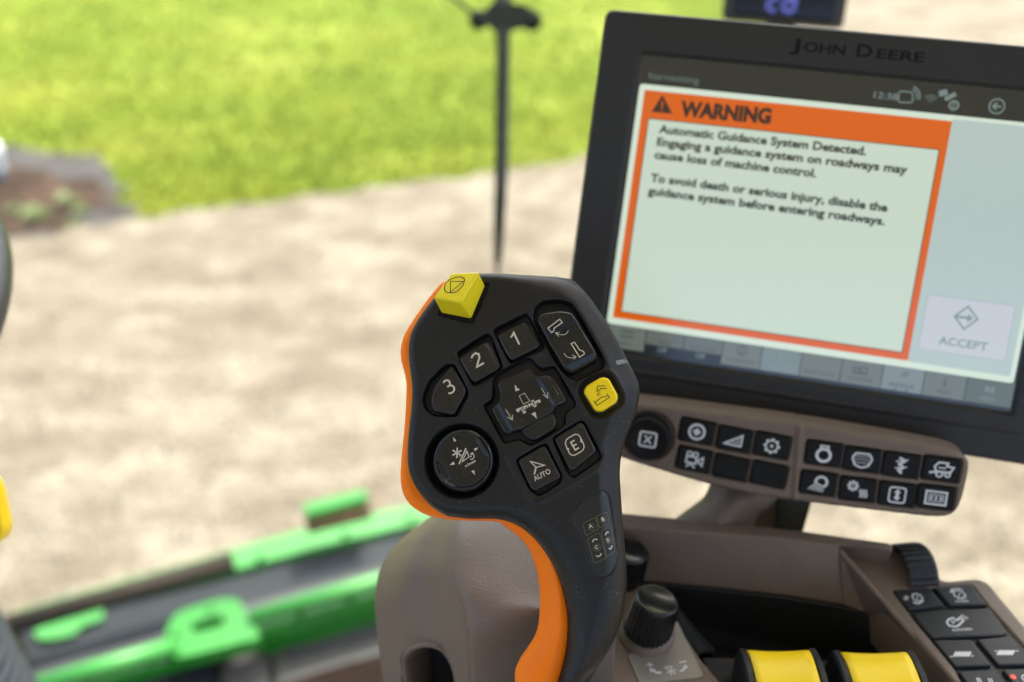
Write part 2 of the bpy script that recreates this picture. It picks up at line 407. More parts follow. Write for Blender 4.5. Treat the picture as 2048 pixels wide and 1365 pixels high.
# back half of the handle: black, behind the orange strip
back_px = [(930, 560), (1110, 556), (1165, 580), (1225, 670), (1262, 745), (1268, 790), (1252, 850), (1236, 900), (1232, 960), (1240, 1060), (1247, 1150), (1240, 1240), (1195, 1335), (1145, 1420), (1125, 1470), (1085, 1470), (1110, 1400), (1135, 1300), (1140, 1220), (1120, 1140), (1080, 1075), (1010, 1020), (920, 1010), (860, 975), (840, 900), (845, 820), (842, 700), (870, 630)]
Slab('rear_shell', spline(J.locs(back_px, -16), 3), M_black, J, lever, top=lambda x, y: -11.5 + 0 * x, R=3.0, side=26, res=.8)

def button(name, poly_px, h, material, R=.9, fil=1.3, side=6.0, top=None, res=.22, label=None):
    p = fillet(J.locs(poly_px, h), fil)
    c = np.array(p).mean(0)
    if top is None:
        tf = lambda x, y: h - .012 * ((x - c[0]) ** 2 + (y - c[1]) ** 2) * .35
    else: tf = top
    b = Slab(name, p, material, J, lever, top=tf, R=R, side=side, res=res)
    if label: b.o['label'] = label
    return b
b1 = button('number_key', btn['one'], .5, M_button, label='square key marked 1')
b2 = button('number_key', btn['two'], .3, M_button, label='square key marked 2')
b3 = button('number_key', btn['three'], .3, M_button, label='five-sided key marked 3')
bA = button('function_key', btn['auto'], 1.0, M_button, label='square key marked AUTO with an arrowhead')
bE = button('function_key', btn['engage'], 1.2, M_button, label='square key marked E inside a ring of arrows')
bU = button('unload_key', btn['unload'], .8, M_yellow2, R=1.0, fil=3.0, side=4, label='yellow rounded square key')

def jart(surf, name, material, fn, h=0.4, lift=.12):
    a = Art(); fn(a, lambda x, y: J.loc(x, y, h)); return a.put(name, material, J, surf.o, surf=surf, lift=lift)
def txt_between(body_, a_px, b_px, cap_px, bold=0.0):
    def f(a, L):
        p, q = L(*a_px), L(*b_px); k = .2 * cap_px
        a.text(body_, p, q, k, bold)
    return f
def q1(x, y): return (780 + .2542 * x, 520 + .2542 * y)
# figures 1 2 3: baselines rise to the right
def digit(surf, ch, c0, c1, cap):
    def f(a, L): a.text(ch, L(*c0), L(*c1), cap * .2009, .004)
    jart(surf, 'numeral', M_print, f)
# '1' drawn by strokes, '2' and '3' as splines, the way the humanist figures look
def stroke_art(surf, paths, w, material=M_print, h=.4, name='symbol'):
    a = Art()
    for p, closed, sm in paths:
        q = [J.loc(x, y, h) for x, y in p]
        if sm: q = spline(q, 5, closed)
        a.line(q, w * .2, closed)
    return a.put(name, material, J, surf.o, surf=surf, lift=.12)
stroke_art(b1, [(z1([(950, 612), (962, 598), (974, 574), (1018, 668)]), False, False)], 3.8, name='numeral')
stroke_art(b2, [(z1([(641, 775), (650, 752), (672, 735), (698, 742), (704, 770), (694, 800), (684, 842)]) + z1([(684, 843), (739, 812)]), False, False)], 3.8, name='numeral')
stroke_art(b3, [(z1([(420, 968), (432, 952), (452, 948), (468, 960), (470, 985), (450, 1000)]), False, True), (z1([(452, 999), (482, 988), (504, 1006), (502, 1030), (484, 1048), (460, 1050)]), False, True)], 3.6, name='numeral')
# AUTO + arrowhead
def auto_art(a, L):
    a.line([L(*p) for p in z6([(305, 630), (525, 690), (395, 722)])], 1.9 * .2, True)
    a.line([L(*p) for p in z6([(395, 722), (368, 828)])], 3.2 * .2)
    p, q = z6([(378, 935), (625, 805)]); a.text('AUTO', L(*p), L(*q), 10.5 * .2, .012)
jart(bA, 'symbol', M_print, auto_art, 1.0)
def e_art(a, L):
    ring = fillet([L(*p) for p in z6([(815, 320), (1030, 190), (1150, 440), (930, 570)])], 2.4, 6)
    n = len(ring); a.line(ring[-8:] + ring[:16], 2.2 * .2) if False else a.line(ring, 2.1 * .2, True)
    a.fill([L(*p) for p in z6([(1063, 285), (1072, 348), (1112, 338)])]); a.fill([L(*p) for p in z6([(850, 432), (898, 432), (888, 488)])])
    p, q = z6([(985, 472), (1052, 432)]); a.text('E', L(*p), L(*q), 21 * .2, .012)
jart(bE, 'symbol', M_print, e_art, 1.2)
# unload key symbol
stroke_art(bU, [(z7([(832, 937), (758, 937), (750, 990), (770, 985), (788, 962), (848, 962)]), False, False), (z7([(722, 1083), (752, 1132)]), False, False), (z7([(846, 1010), (874, 1055)]), False, False),
                (z7([(735, 1100), (790, 1048), (862, 1034)]), False, False), (z7([(748, 1128), (868, 1052)]), False, False)], 1.5, M_darkprint, .8)
stroke_art(bU, [(z7([(760, 1002), (752, 1020), (752, 1040)]), False, False), (z7([(772, 1002), (764, 1020), (766, 1035)]), False, False), (z7([(782, 1004), (776, 1015), (782, 1028)]), False, False)], .8, M_darkprint, .8)

# rocker with two thumb slopes
rk = btn['rocker']
ra = np.array(J.loc(*q1(1290, 420), 2)); rb = np.array(J.loc(*q1(1510, 860), 2)); rax = (rb - ra); rL = np.linalg.norm(rax); rax /= rL
def rocker_top(x, y):
    t = ((x - ra[0]) * rax[0] + (y - ra[1]) * rax[1]) / rL
    return 3.2 - 2.0 * np.exp(-((t - .42) / .22) ** 2) - 1.6 * sst(.80, 1.0, t) - .5 * sst(.15, -.1, t)
bR = button('header_tilt_rocker', rk, 2.4, M_gloss, R=1.3, fil=2.6, side=8, top=rocker_top)
stroke_art(bR, [(z7([(272, 378), (388, 292), (412, 322), (332, 378), (330, 400), (308, 418)]), True, False), (z7([(498, 525), (532, 512), (580, 592), (618, 605), (628, 630), (580, 662)]), True, False)], 1.9, h=2.0)
stroke_art(bR, [(z7([(472, 396), (440, 432), (385, 434), (345, 418)]), False, True), (z7([(385, 414), (345, 418), (378, 455)]), False, False), (z7([(428, 620), (455, 656), (500, 668), (545, 660)]), False, True), (z7([(505, 640), (547, 658), (522, 686)]), False, False)], 1.1, h=2.0)

# centre pad
pc = np.array(J.loc(1058, 808, 1.2))
def q4(x, y): return J.loc(940 + .17582 * x, 700 + .17582 * y, 1.2)
pl, pr_ = np.array(q4(360, 770)), np.array(q4(960, 420)); pt_, pb_ = np.array(q4(520, 290)), np.array(q4(850, 900))
dirx = (pr_ - pl) / np.linalg.norm(pr_ - pl); diry = (pt_ - pb_) / np.linalg.norm(pt_ - pb_)
def pad_top(x, y):
    a = (x - pc[0]) * dirx[0] + (y - pc[1]) * dirx[1]; b = (x - pc[0]) * diry[0] + (y - pc[1]) * diry[1]
    return 1.6 + .9 * sst(7.0, 9.5, np.abs(a)) - .9 * sst(9.8, 12.5, np.abs(a)) + .3 * sst(6, 8, b) - 1.5 * sst(6.8, 8.6, -b) - .8 * sst(9.2, 12, b)
bP = button('height_control_pad', btn['pad'], 1.4, M_gloss, R=1.2, fil=2.0, side=7, top=pad_top)
stroke_art(bP, [(z4([(560, 525), (620, 495), (680, 585), (605, 620)]), True, False)], 1.0, h=1.5)
stroke_art(bP, [(z4([(530, 695), (800, 580)]), False, False)], 6.2, h=1.5)
stroke_art(bP, [(z4([(588, 650), (625, 722)]), False, False), (z4([(708, 575), (745, 650)]), False, False)], 6.0, h=1.5)
a = Art()
for pts in ([(595, 655), (620, 705)], [(715, 583), (740, 640)], [(650, 625), (670, 655)], [(755, 608), (782, 598)], [(562, 692), (588, 682)], [(682, 640), (705, 630)], [(630, 662), (650, 653)], [(680, 610), (705, 600)]):
    a.line([J.loc(*p, 1.5) for p in z4(pts)], 1.8 * .2)
a.put('symbol', M_darkprint, J, bP.o, surf=bP, lift=.2)
stroke_art(bP, [(z4([(808, 432), (882, 548)]), False, False), (z4([(830, 510), (884, 552), (886, 488)]), False, False), (z4([(405, 680), (482, 798)]), False, False), (z4([(424, 768), (484, 802), (486, 740)]), False, False)], 1.1, h=1.5)
a = Art()
for t in ([(508, 400), (518, 475), (566, 458)], [(698, 728), (742, 708), (762, 785)]): a.fill([J.loc(*p, 1.5) for p in z4(t)])
a.put('symbol', M_print, J, bP.o, surf=bP, lift=.12)

# round reel pad with two scooped flats
rc = np.array(J.loc(925.5, 920, 3.0)); rB = (J.loc(925.5 + 60.5, 920, 3.0)[0] - rc[0])
def q5(x, y): return np.array(J.loc(840 + .13187 * x, 840 + .13187 * y, 3.0))
def chord(p, q, inside):
    d = (q - p) / np.linalg.norm(q - p); n_ = np.array([-d[1], d[0]])
    if (inside - p) @ n_ > 0: n_ = -n_
    return p, n_, d, np.linalg.norm(q - p)
ch1 = chord(q5(880, 255), q5(1040, 530), rc); ch2 = chord(q5(290, 610), q5(440, 880), rc)
def round_top(x, y):
    r = np.hypot(x - rc[0], y - rc[1]) / rB
    H = 3.2 - .3 * r * r - 1.3 * sst(.86, .93, r)
    for p, n_, d, L in (ch1, ch2):
        e = (x - p[0]) * n_[0] + (y - p[1]) * n_[1]; t = (x - p[0]) * d[0] + (y - p[1]) * d[1]
        w = sst(-1.2, 1.2, t) * sst(L + 1.2, L - 1.2, t)
        H = H + .7 * np.exp(-((e + .3) / .9) ** 2) * w - 1.4 * sst(.1, .9, e) * w * (r < .9)
    return H
cpoly = [(rc[0] + rB * math.cos(t), rc[1] + rB * 1.04 * math.sin(t)) for t in np.linspace(0, 2 * math.pi, 73)[:-1]]
bO = Slab('reel_control_pad', cpoly, M_gloss, J, lever, top=round_top, R=1.5, side=7, res=.22)
a = Art()
for t in ([(500, 262), (518, 335), (552, 318)], [(818, 440), (888, 420), (838, 475)], [(450, 690), (510, 635), (530, 678)], [(778, 778), (822, 765), (838, 842)]): a.fill([J.loc(*p, 3.0) for p in z5(t)])
for k in range(3):
    an = math.radians(88 - 60 * k); c = np.array(J.loc(840 + .13187 * 562, 840 + .13187 * 503, 3)); v = np.array([math.cos(an), math.sin(an)]) * 2.05
    a.line([tuple(c - v), tuple(c + v)], .55)
a.line([J.loc(*p, 3.0) for p in z5([(698, 432), (592, 675)])], .50)
a.line([J.loc(*p, 3.0) for p in z5([(712, 475), (745, 565), (640, 640)])], .34, True)
a.line(spline([J.loc(*p, 3.0) for p in z5([(760, 600), (800, 595), (822, 560), (808, 520), (775, 510)])], 5, False), .30)
a.fill([J.loc(*p, 3.0) for p in z5([(760, 515), (812, 490), (792, 540)])]); a.fill([tuple(v) for v in circ(*J.loc(840 + .13187 * 772, 840 + .13187 * 556, 3), .32, 12)])
p, q = z5([(695, 722), (850, 635)]); a.text('n/min', J.loc(*p, 3), J.loc(*q, 3), 5.2 * .2, .02)
a.put('symbol', M_print, J, bO.o, surf=bO, lift=.12)

# membrane panel with A B C D
mp = Slab('lettered_membrane', spline(J.locs(panel_px, -1), 3), M_membrane, J, lever,
          top=lambda x, y: np.array([[body.h(xx, yy) for xx, yy in zip(rx, ry)] for rx, ry in zip(x, y)]) + .06 if x.ndim == 2 else 0, R=.12, side=.5, res=.5)
hM = -2.0
def mart(paths, w, material, name='symbol'):
    a = Art()
    for p, closed, fl in paths:
        q = [J.loc(x, y, hM) for x, y in z8(p)]
        if fl: q = fillet(q, fl, 3) if closed else spline(q, 4, False)
        a.line(q, w * .2, closed)
    a.put(name, material, J, mp.o, surf=mp, lift=.12)
mart([([(282, 545), (440, 470), (478, 610), (318, 695)], True, .6), ([(452, 450), (585, 400), (615, 540), (490, 600)], True, .6), ([(335, 735), (490, 655), (575, 970), (425, 1035)], True, .6), ([(510, 640), (625, 565), (690, 880), (580, 965)], True, .6),
      (circ(388, 585, 42, 20), True, 0), (circ(540, 497, 38, 20), True, 0), (circ(458, 842, 44, 20), True, 0), (circ(605, 752, 40, 20), True, 0)], .7, M_goldprint, 'outline')
mart([([(402, 775), (418, 745), (440, 738), (465, 745)], False, 1), ([(447, 940), (470, 952), (497, 940), (512, 912)], False, 1), ([(562, 690), (575, 660), (590, 650), (605, 655)], False, 1), ([(605, 850), (622, 858), (640, 840), (646, 815)], False, 1)], 2.2, M_print)
a = Art()
for ch, x0, y0, x1, y1, cp in (('A', 362, 604, 408, 590, 6.0), ('B', 524, 518, 556, 506, 6.2), ('C', 442, 866, 478, 852, 5.6), ('D', 590, 775, 620, 762, 6.0)):
    a.text(ch, J.loc(1120 + .16113 * x0, 960 + .16113 * y0, hM), J.loc(1120 + .16113 * x1, 960 + .16113 * y1, hM), cp * .24, .03)
a.put('lettering', M_print, J, mp.o, surf=mp, lift=.12)

# clear indicator strip across the right edge
lp = z1([(1768, 796), (1868, 768), (1886, 800), (1782, 832)])
Slab('indicator_window', fillet(J.locs(lp, -3.0), .3), M_led, J, lever, top=lambda x, y: np.array([[body.h(min(xx, 1e9), yy) for xx, yy in zip(rx, ry)] for rx, ry in zip(x, y)]) + .12, R=.15, side=.8, res=.3)

# yellow stop button: a leaning block on the top left corner
def J3(x, y, h): X, Y = J.loc(x, y, h); return Vector((X, Y, h)) * .001
A, B_, C_, D = J3(866, 596, 9.5), J3(903, 546.5, 6.5), J3(958, 544.5, 8.5), J3(921, 606, 12.5)
pA_ = Frame(J.M @ A, J.M @ D - J.M @ A, J.M @ C_ - J.M @ D); B_ = J.M.inverted() @ pA_.pt(*pA_.loc(903, 546.5), 0)
A2, C2, D2 = J3(882, 627, .2), J3(971, 572, -.4), J3(943, 639, .4); B2 = A2 + C2 - D2
bm = bmesh.new(); vs = [bm.verts.new(v) for v in (A, B_, C_, D, A2, B2, C2, D2)]
for f in ((0, 3, 2, 1), (4, 5, 6, 7), (0, 1, 5, 4), (1, 2, 6, 5), (2, 3, 7, 6), (3, 0, 4, 7)): bm.faces.new([vs[i] for i in f])
bmesh.ops.bevel(bm, geom=list(bm.edges), offset=.0009, segments=3, profile=.6, affect='EDGES')
stop = bm_obj('stop_button', bm, M_yellow, J.M, lever, smooth=True); stop['label'] = 'yellow block button with circle and triangle'
sy = stop.modifiers.new('n', 'WEIGHTED_NORMAL')
# its symbol, on the plane of the top face
Pw = [J.o + J.u * v.x + J.w * v.y + J.n * v.z for v in (A, B_, C_, D)]
cc = sum(Pw, Vector()) / 4; SF = Frame(cc, (Pw[3] - Pw[0]), (Pw[1] - Pw[0]))
if SF.n.dot(J.n) < 0: print('flip')
def ql(pts): return [SF.loc(*p) for p in pts]
zq = Z(740, 540, .19048)
a = Art(); a.line(spline(ql(zq([(782, 190), (800, 135), (860, 95), (930, 75), (985, 90), (990, 125), (965, 180), (905, 230), (840, 242), (795, 230)])), 4, True), .42, True)
a.line(ql(zq([(845, 122), (980, 124), (845, 235)])), .34, True)
a.put('symbol', M_darkprint, SF, stop, z=.0, lift=.07)
# collar and stem below the grip
bm = bmesh.new()
pA, pB = at(1105, 1455, .42), at(1100, 1520, .50)
def cone(bm, p, q, r0, r1, n=24, caps=True):
    p, q = Vector(p), Vector(q); ax = (q - p); M = Matrix.Translation((p + q) / 2) @ ax.to_track_quat('Z', 'Y').to_matrix().to_4x4()
    return bmesh.ops.create_cone(bm, cap_ends=caps, segments=n, radius1=r0, radius2=r1, depth=ax.length, matrix=M)
cone(bm, pA - (pB - pA) * .4, pB, .012, .022)
bm_obj('stem', bm, M_black, Matrix.Identity(4), lever, smooth=True)

# worn key edges, their highlights painted in as pale glossy strokes
M_wear_glint = mat('worn_edge_glint', (.10, .115, .115), rough=.12, spec=.9)
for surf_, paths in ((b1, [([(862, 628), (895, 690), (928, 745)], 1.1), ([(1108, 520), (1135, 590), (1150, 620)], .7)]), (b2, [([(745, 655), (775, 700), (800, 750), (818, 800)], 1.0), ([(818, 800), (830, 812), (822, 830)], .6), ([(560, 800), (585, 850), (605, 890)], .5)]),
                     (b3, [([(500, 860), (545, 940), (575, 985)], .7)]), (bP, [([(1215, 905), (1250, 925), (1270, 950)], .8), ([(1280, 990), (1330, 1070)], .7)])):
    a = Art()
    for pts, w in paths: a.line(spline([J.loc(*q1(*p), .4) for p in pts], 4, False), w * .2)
    a.put('scuff', M_wear_glint, J, surf_.o, surf=surf_, lift=.05)
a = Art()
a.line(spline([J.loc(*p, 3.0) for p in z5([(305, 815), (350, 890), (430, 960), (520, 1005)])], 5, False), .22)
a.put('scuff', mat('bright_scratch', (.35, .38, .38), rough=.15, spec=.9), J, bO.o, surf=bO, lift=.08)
# ================================================================== TOUCH DISPLAY on its arm
uM = cam_vec(.9698, .1504, -.1921); vM = cam_vec(-.1260, .9813, .1456)
F1 = Frame(at(1600, 430, .505), uM, -vM, .505 / .56)
mon = thing('touch_display', 'large landscape touch display in charcoal housing showing an orange bordered WARNING message', 'monitor', Matrix.Translation(at(1600, 860, .62)))
def m1(x, y, h=0): return F1.loc(x, y, h)
# housing: rounded box with raised bezel; corners from the photograph's edges
oTL = m1(1213, 26); oB = m1(1700, 872)[1]; oL = (m1(1213, 60)[0] + m1(1158, 400)[0]) / 2; oT = m1(1600, 54)[1]
sTL = m1(1282, 108); sBR = m1(2022, 826); scrL, scrT, scrR, scrB = sTL[0], sTL[1], sBR[0], sBR[1]
oR = scrR + (scrL - oL) * .8
def rect(x0, y0, x1, y1): return [(x0, y0), (x1, y0), (x1, y1), (x0, y1)]
def bez_top(x, y):
    s_ = np.maximum(np.maximum(scrL - x, x - scrR), np.maximum(scrB - y, y - scrT))    # <0 inside the glass
    H = 2.2 - 2.8 * sst(2.0, -.6, s_) 
    H = H + .9 * np.exp(-((y - (scrB - 9.5)) / 1.0) ** 2) * (x < scrR + 6) * (x > scrL - 6)      # lip below the glass
    return H
Slab('housing', fillet(rect(oL, oB, oR, oT), 5.0), M_bezel, F1, mon, top=bez_top, R=1.6, side=32, res=.8)
Slab('rear_cover', fillet(rect(oL + 14, oB + 12, oR - 14, oT - 10), 12.0), M_bezel, F1, mon, top=lambda x, y: -28 + 0 * x, R=1.0, side=22, res=2.5)
Slab('edge_trim', fillet(rect(oL - .9, oB - 1.0, oR + .9, oT + .9), 5.6), M_bezel2, F1, mon, top=lambda x, y: -2.4 + 0 * x, R=.8, side=3.0, res=1.2)
# brand lettering pressed into the bezel (drop caps)
a = Art(0)
x0, y0 = m1(1579, 102, 2.2); x1, y1 = m1(1848, 124, 2.2)
cap = 6.2
W_ = x1 - x0
def seg(ch, f0, f1, cp): a.text(ch, (x0 + W_ * f0, (y0 + y1) / 2), (x0 + W_ * f1, (y0 + y1) / 2), cp, .02)
seg('J', .0, .075, cap * 1.1); seg('OHN', .105, .415, cap * .86); seg('D', .50, .615, cap * 1.1); seg('EERE', .65, 1.0, cap * .86)
a.put('lettering', M_engrave, F1, mon, z=2.2, lift=.05)

scr_parts = {}
def panel(name, x0, y0, x1, y1, z, srgb, r=0.0, parent=None):
    key = 'screen_%d_%d_%d' % tuple(srgb)
    m = MATS.get(key) or screen_mat(key, srgb)
    p = rect(min(x0, x1), min(y0, y1), max(x0, x1), max(y0, y1))
    if r: p = fillet(p, r, 4)
    n = len(p)
    V = [(x, y, z) for x, y in p] + [(x, y, z - .08) for x, y in p]
    Fc = [list(range(n))] + [[i, i + n, (i + 1) % n + n, (i + 1) % n] for i in range(n)]
    return me(name, V, Fc, m, F1.M, parent if parent else mon, smooth=False)
glass = panel('screen', scrL, scrB, scrR, scrT, -.4, (24, 30, 27))
z0 = -.4
tl = m1(1290, 180); br = m1(1815, 722); bl = m1(1225, 635); tr = m1(1905, 243)
ox0, ox1 = (tl[0] + bl[0]) / 2, (tr[0] + br[0]) / 2; oy1, oy0 = (tl[1] + tr[1]) / 2, (bl[1] + br[1]) / 2
itl, ibr = m1(1298, 238), m1(1804, 705); ibl, itr = m1(1244, 622), m1(1876, 301)
ix0, ix1 = (itl[0] + ibl[0]) / 2, (itr[0] + ibr[0]) / 2; iy1, iy0 = (itl[1] + itr[1]) / 2, (ibl[1] + ibr[1]) / 2
dx0 = ox0 - 3.2; dy1 = oy1 + 3.2; dy0 = m1(1600, 704)[1]; dx1 = scrR - 1.6
print('LAYOUT', 'outer', oL, oB, oR, oT, 'scr', scrL, scrB, scrR, scrT, 'orange', ox0, oy0, ox1, oy1, 'inner', ix0, iy0, ix1, iy1, 'dialog', dx0, dy0, dx1, dy1)
panel('dialog_box', dx0, dy0, dx1, dy1, z0 + .10, (208, 224, 206), 2.2, glass)
panel('dialog_side', ox1 + .01, dy0 + 3.5, dx1 - 2.5, dy1 - 2.0, z0 + .20, (176, 193, 189), 1.2, glass)
panel('warning_frame', ox0, oy0, ox1, oy1, z0 + .30, (212, 92, 0), 0, glass)
panel('warning_edge', ix0 - .5, iy0 - .5, ix1 + .5, iy1 + .5, z0 + .40, (70, 45, 25), 0, glass)
panel('message_area', ix0, iy0, ix1, iy1, z0 + .50, (196, 212, 195), 0, glass)
M_txt = screen_mat('screen_ink', (24, 32, 30)); M_wtxt = screen_mat('screen_black', (46, 28, 16)); M_gtxt = screen_mat('screen_grey_ink', (128, 148, 148)); M_dim = screen_mat('screen_dim_ink', (98, 112, 108)); M_lt = screen_mat('screen_light_ink', (112, 128, 126))
def sline(body_, a_px, b_px, cap_, material, bold=.012, z=z0 + .6, name='lettering'):
    p, q = m1(*a_px), m1(*b_px); a = Art(0); a.text(body_, p, q, cap_, bold); return a.put(name, material, F1, glass, z=z, lift=.02)
def srow(lines, cap_, z):
    for t, pa, pb in lines: sline(t, pa, pb, cap_, M_txt, .036, z)
srow([('Automatic Guidance System Detected.', (1317, 266), (1732, 311)), ('Engaging a guidance system on roadways may', (1313, 291), (1814, 348)),
      ('cause loss of machine control.', (1308, 317), (1632, 355)), ('To avoid death or serious injury, disable the', (1300, 363), (1774, 424)),
      ('guidance system before entering roadways.', (1295, 389), (1769, 451))], 4.7, z0 + .6)
sline('WARNING', (1359, 231), (1541, 247), 8.2, M_wtxt, .055, z0 + .4)
a = Art(0); T = [m1(1325, 190), m1(1345, 228), m1(1303, 224)]; a.fill(T); a.put('warning_sign', M_wtxt, F1, glass, z=z0 + .4, lift=.02)
a = Art(0); a.line([m1(1325, 203), m1(1324, 215)], .9); a.fill(circ(*m1(1323.5, 220), .55, 10)); a.put('warning_mark', screen_mat('screen_orange', (216, 84, 18)), F1, glass, z=z0 + .5, lift=.02)
# accept button
ax0, ay1 = m1(1856, 590); ax1, ay0 = m1(2011, 719)
ax0 = (ax0 + m1(1838, 701)[0]) / 2; ax1 = (ax1 + m1(2029, 613)[0]) / 2; ay0 = (ay0 + m1(1838, 701)[1]) / 2; ay1 = (ay1 + m1(2029, 613)[1]) / 2
panel('accept_border', ax0 - .5, ay0 - .5, ax1 + .5, ay1 + .5, z0 + .30, (164, 176, 182), 1.6, glass)
panel('accept_button', ax0, ay0, ax1, ay1, z0 + .40, (192, 197, 203), 1.4, glass)
sline('ACCEPT', (1876, 688), (1974, 702), 4.6, M_gtxt, .02, z0 + .5)
a = Art(0); c = np.array(m1(1932, 636)); a.line([c + (0, 6.3), c + (6.0, 0), c + (0, -6.3), c + (-6.0, 0)], 1.1, True); a.line([c + (-6, 0), c + (2, 0)], 1.5); a.fill([c + (.8, 2.6), c + (3.8, 0), c + (.8, -2.6)])
a.put('accept_symbol', M_gtxt, F1, glass, z=z0 + .5, lift=.02)
# status bar
sline('harvesting', (1297, 158), (1398, 168), 4.2, screen_mat('screen_header_ink', (92, 112, 106)), .0, z0 + .1)
sline('12:38', (1747, 196), (1795, 201), 3.6, M_lt, .01, z0 + .1)
a = Art(0)
c = np.array(m1(1812, 195)); a.line(fillet([c + (-4, 3), c + (3, 3), c + (4, -2.5), c + (-3.5, -3)], 1.5), .7, True); a.line(circ(c[0] + 2, c[1] + 1, 3.5, 10, -20, 80), .7); a.line(circ(c[0] + 2, c[1] + 1, 5, 10, -20, 80), .7)
c = np.array(m1(1862, 200)); 
for r_ in (1.5, 3, 4.4): a.line(circ(c[0], c[1] - 2, r_, 8, 45, 135), .35)
c = np.array(m1(1898, 200)); a.line([c + (-5.5, 2.5), c + (-1.5, 4.2)], 3.2); a.line([c + (-2, 0), c + (3, 3.5)], 2.4); a.line(circ(c[0] + 3, c[1] - 2.6, 2.2, 14), 1.1, True); a.line([c + (3, 0), c + (3, -4)], .8)
c = np.array(m1(1994, 213)); a.line(circ(c[0], c[1], 3.8, 20), .8, True); a.line([c + (2.2, 0), c + (-2, 0)], 1.0); a.line([c + (0, 1.8), c + (-2, 0), c + (0, -1.8)], 1.0)
a.put('status_symbols', M_lt, F1, glass, z=z0 + .1, lift=.02)
# tool bar along the bottom: ten tabs
ty0, ty1 = scrB + 2.5, dy0 - .2
bx = [m1(*p)[0] for p in ((1200, 690), (1279, 712), (1361, 730), (1434, 742), (1512, 754), (1594, 765), (1675, 776), (1757, 787), (1842, 798), (1926, 808), (2020, 822))]
step = (bx[9] - bx[2]) / 7; bx = [bx[2] + step * (k - 2) for k in range(10)] + [scrR - .5]
bx[0] = max(bx[0], scrL + .3)
tabs = [('MENU', (102, 110, 104), 0), ('WORK', (96, 102, 96), 1), ('AUTOTRAC', (97, 104, 99), 1), ('GUIDANCE', (107, 113, 107), 0), ('TRACK 0', (116, 128, 128), 0), ('SWAP TRACK', (107, 113, 107), 0), ('ADVISOR', (107, 113, 107), 0), ('RESIDUE', (120, 131, 132), 0), ('HELP', (105, 113, 108), 0), ('MENU', (89, 99, 92), 0)]
for k, (t, c_, dark) in enumerate(tabs):
    xa, xb = bx[k] + .25, bx[k + 1] - .25
    panel('toolbar_tab', xa, ty0, xb, ty1 + 1, z0 + .05, c_, 0, glass)
    if dark:
        panel('tab_state', xa + .01, ty0, xb - .01, ty0 + 5.0, z0 + .09, (30, 34, 36), 0, glass)
        a = Art(0); a.text('Off', (xa + 7.5, ty0 + 1.2), (xa + 13, ty0 + 1.2), 3.0, .01); a.put('lettering', M_lt, F1, glass, z=z0 + .11, lift=.02)
    a = Art(0); yb_ = ty0 + (6.3 if dark else 2.2); w = min(.8 * (xb - xa), 1.9 * len(t)); xm = (xa + xb) / 2
    a.text(t, (xm - w / 2, yb_), (xm + w / 2, yb_), 2.3, .012); a.put('lettering', M_lt if k == 9 else screen_mat('tab_ink_%d' % k, (70, 80, 78) if k != 4 else (124, 140, 142)), F1, glass, z=z0 + .07, lift=.02)
    a = Art(0); ym = ty0 + (ty1 - ty0) * .62
    if k in (0,): a.line([(xm - 4, ym + 2), (xm + 4, ym + 2)], 1.2); a.line([(xm - 4, ym - 1), (xm + 4, ym - 1)], 1.2)
    elif k == 9:
        for ex in (-2.6, .2): a.fill(rect(xm + ex, ym - 1.6, xm + ex + 2.2, ym + 1.6))
    elif k == 3: a.line(circ(xm, ym + 1, 2.6, 16), .7, True); a.line([(xm, ym + 2.6), (xm, ym - 2.6)], .6)
    elif k == 6: a.line(circ(xm - 3, ym, 1.6, 10), .8, True); a.line(circ(xm + 1, ym + .4, 1.9, 10), .8, True); a.line([(xm - 5, ym - 2), (xm + 4, ym - 2)], .7)
    elif k == 7: a.line([(xm - 1, ym), (xm + 1, ym + 3)], .6); a.line([(xm + 1, ym), (xm + 3, ym + 3)], .6); a.line(circ(xm - 3, ty0 + .9 + 0, .5, 8), .5, True); a.line(circ(xm + 3, ty0 + .9, .5, 8), .5, True)
    elif k in (4, 8): a.line([(xm, ym + 2.5), (xm, ym - 1)], .8); a.fill([(xm - 1.2, ym - .5), (xm + 1.2, ym - .5), (xm, ym - 2.4)])
    if a.V: a.put('tab_symbol', M_lt if k in (9,) else MATS['tab_ink_%d' % k], F1, glass, z=z0 + .07, lift=.02)

# ================================================================== small corner display above the touch display
F3 = Frame(at(1570, 20, .80), cam_vec(.985, .12, -.12), cam_vec(.11, -.93, -.30))
post = thing('corner_post_display', 'small black readout with blue glowing digits standing above the touch display', 'display', Matrix.Translation(F3.pt(0, -20, -10)))
l3 = lambda x, y: F3.loc(x, y)
pL, pR, pB_y = l3(1447, 20)[0], l3(1692, 20)[0], l3(1570, 39)[1]
pT = pB_y + 95
Slab('housing', fillet(rect(pL, pB_y - 4, pR, pT), 5), M_bezel2, F3, post, top=lambda x, y: 1.0 + 0 * x, R=1.5, side=22, res=1.5)
gl = Slab('dark_glass', fillet(rect(pL + 6, pB_y, pR - 7, pT - 5), 1.5), mat('readout_glass', (.006, .006, .006), rough=.12), F3, post, top=lambda x, y: 1.2 + 0 * x, R=.3, side=.15, res=1.5)
M_dig = mat('blue_digit', (.01, .01, .02), emit=lin((96, 102, 190)), emit_s=1.0)
a = Art(0); xm = l3(1563, 10)[0]; y_ = l3(1563, 20)[1]
a.line(circ(xm - 8, y_ + 4, 5.2, 14, 60, 300), 3.6); a.line([(xm - 4, y_ + 8), (xm - 10, y_ + 16)], 3); a.line(circ(xm + 7, y_ + 4, 5.4, 18), 3.6, True); a.line(circ(xm + 7, y_ + 16, 5.0, 18), 3.6, True); a.line([(xm + 12, y_ + 2), (xm + 14, y_ + 18)], 3.0)
a.V = [(xm + (x - xm) * .82, y_ + (y - y_) * .85) for x, y in a.V]
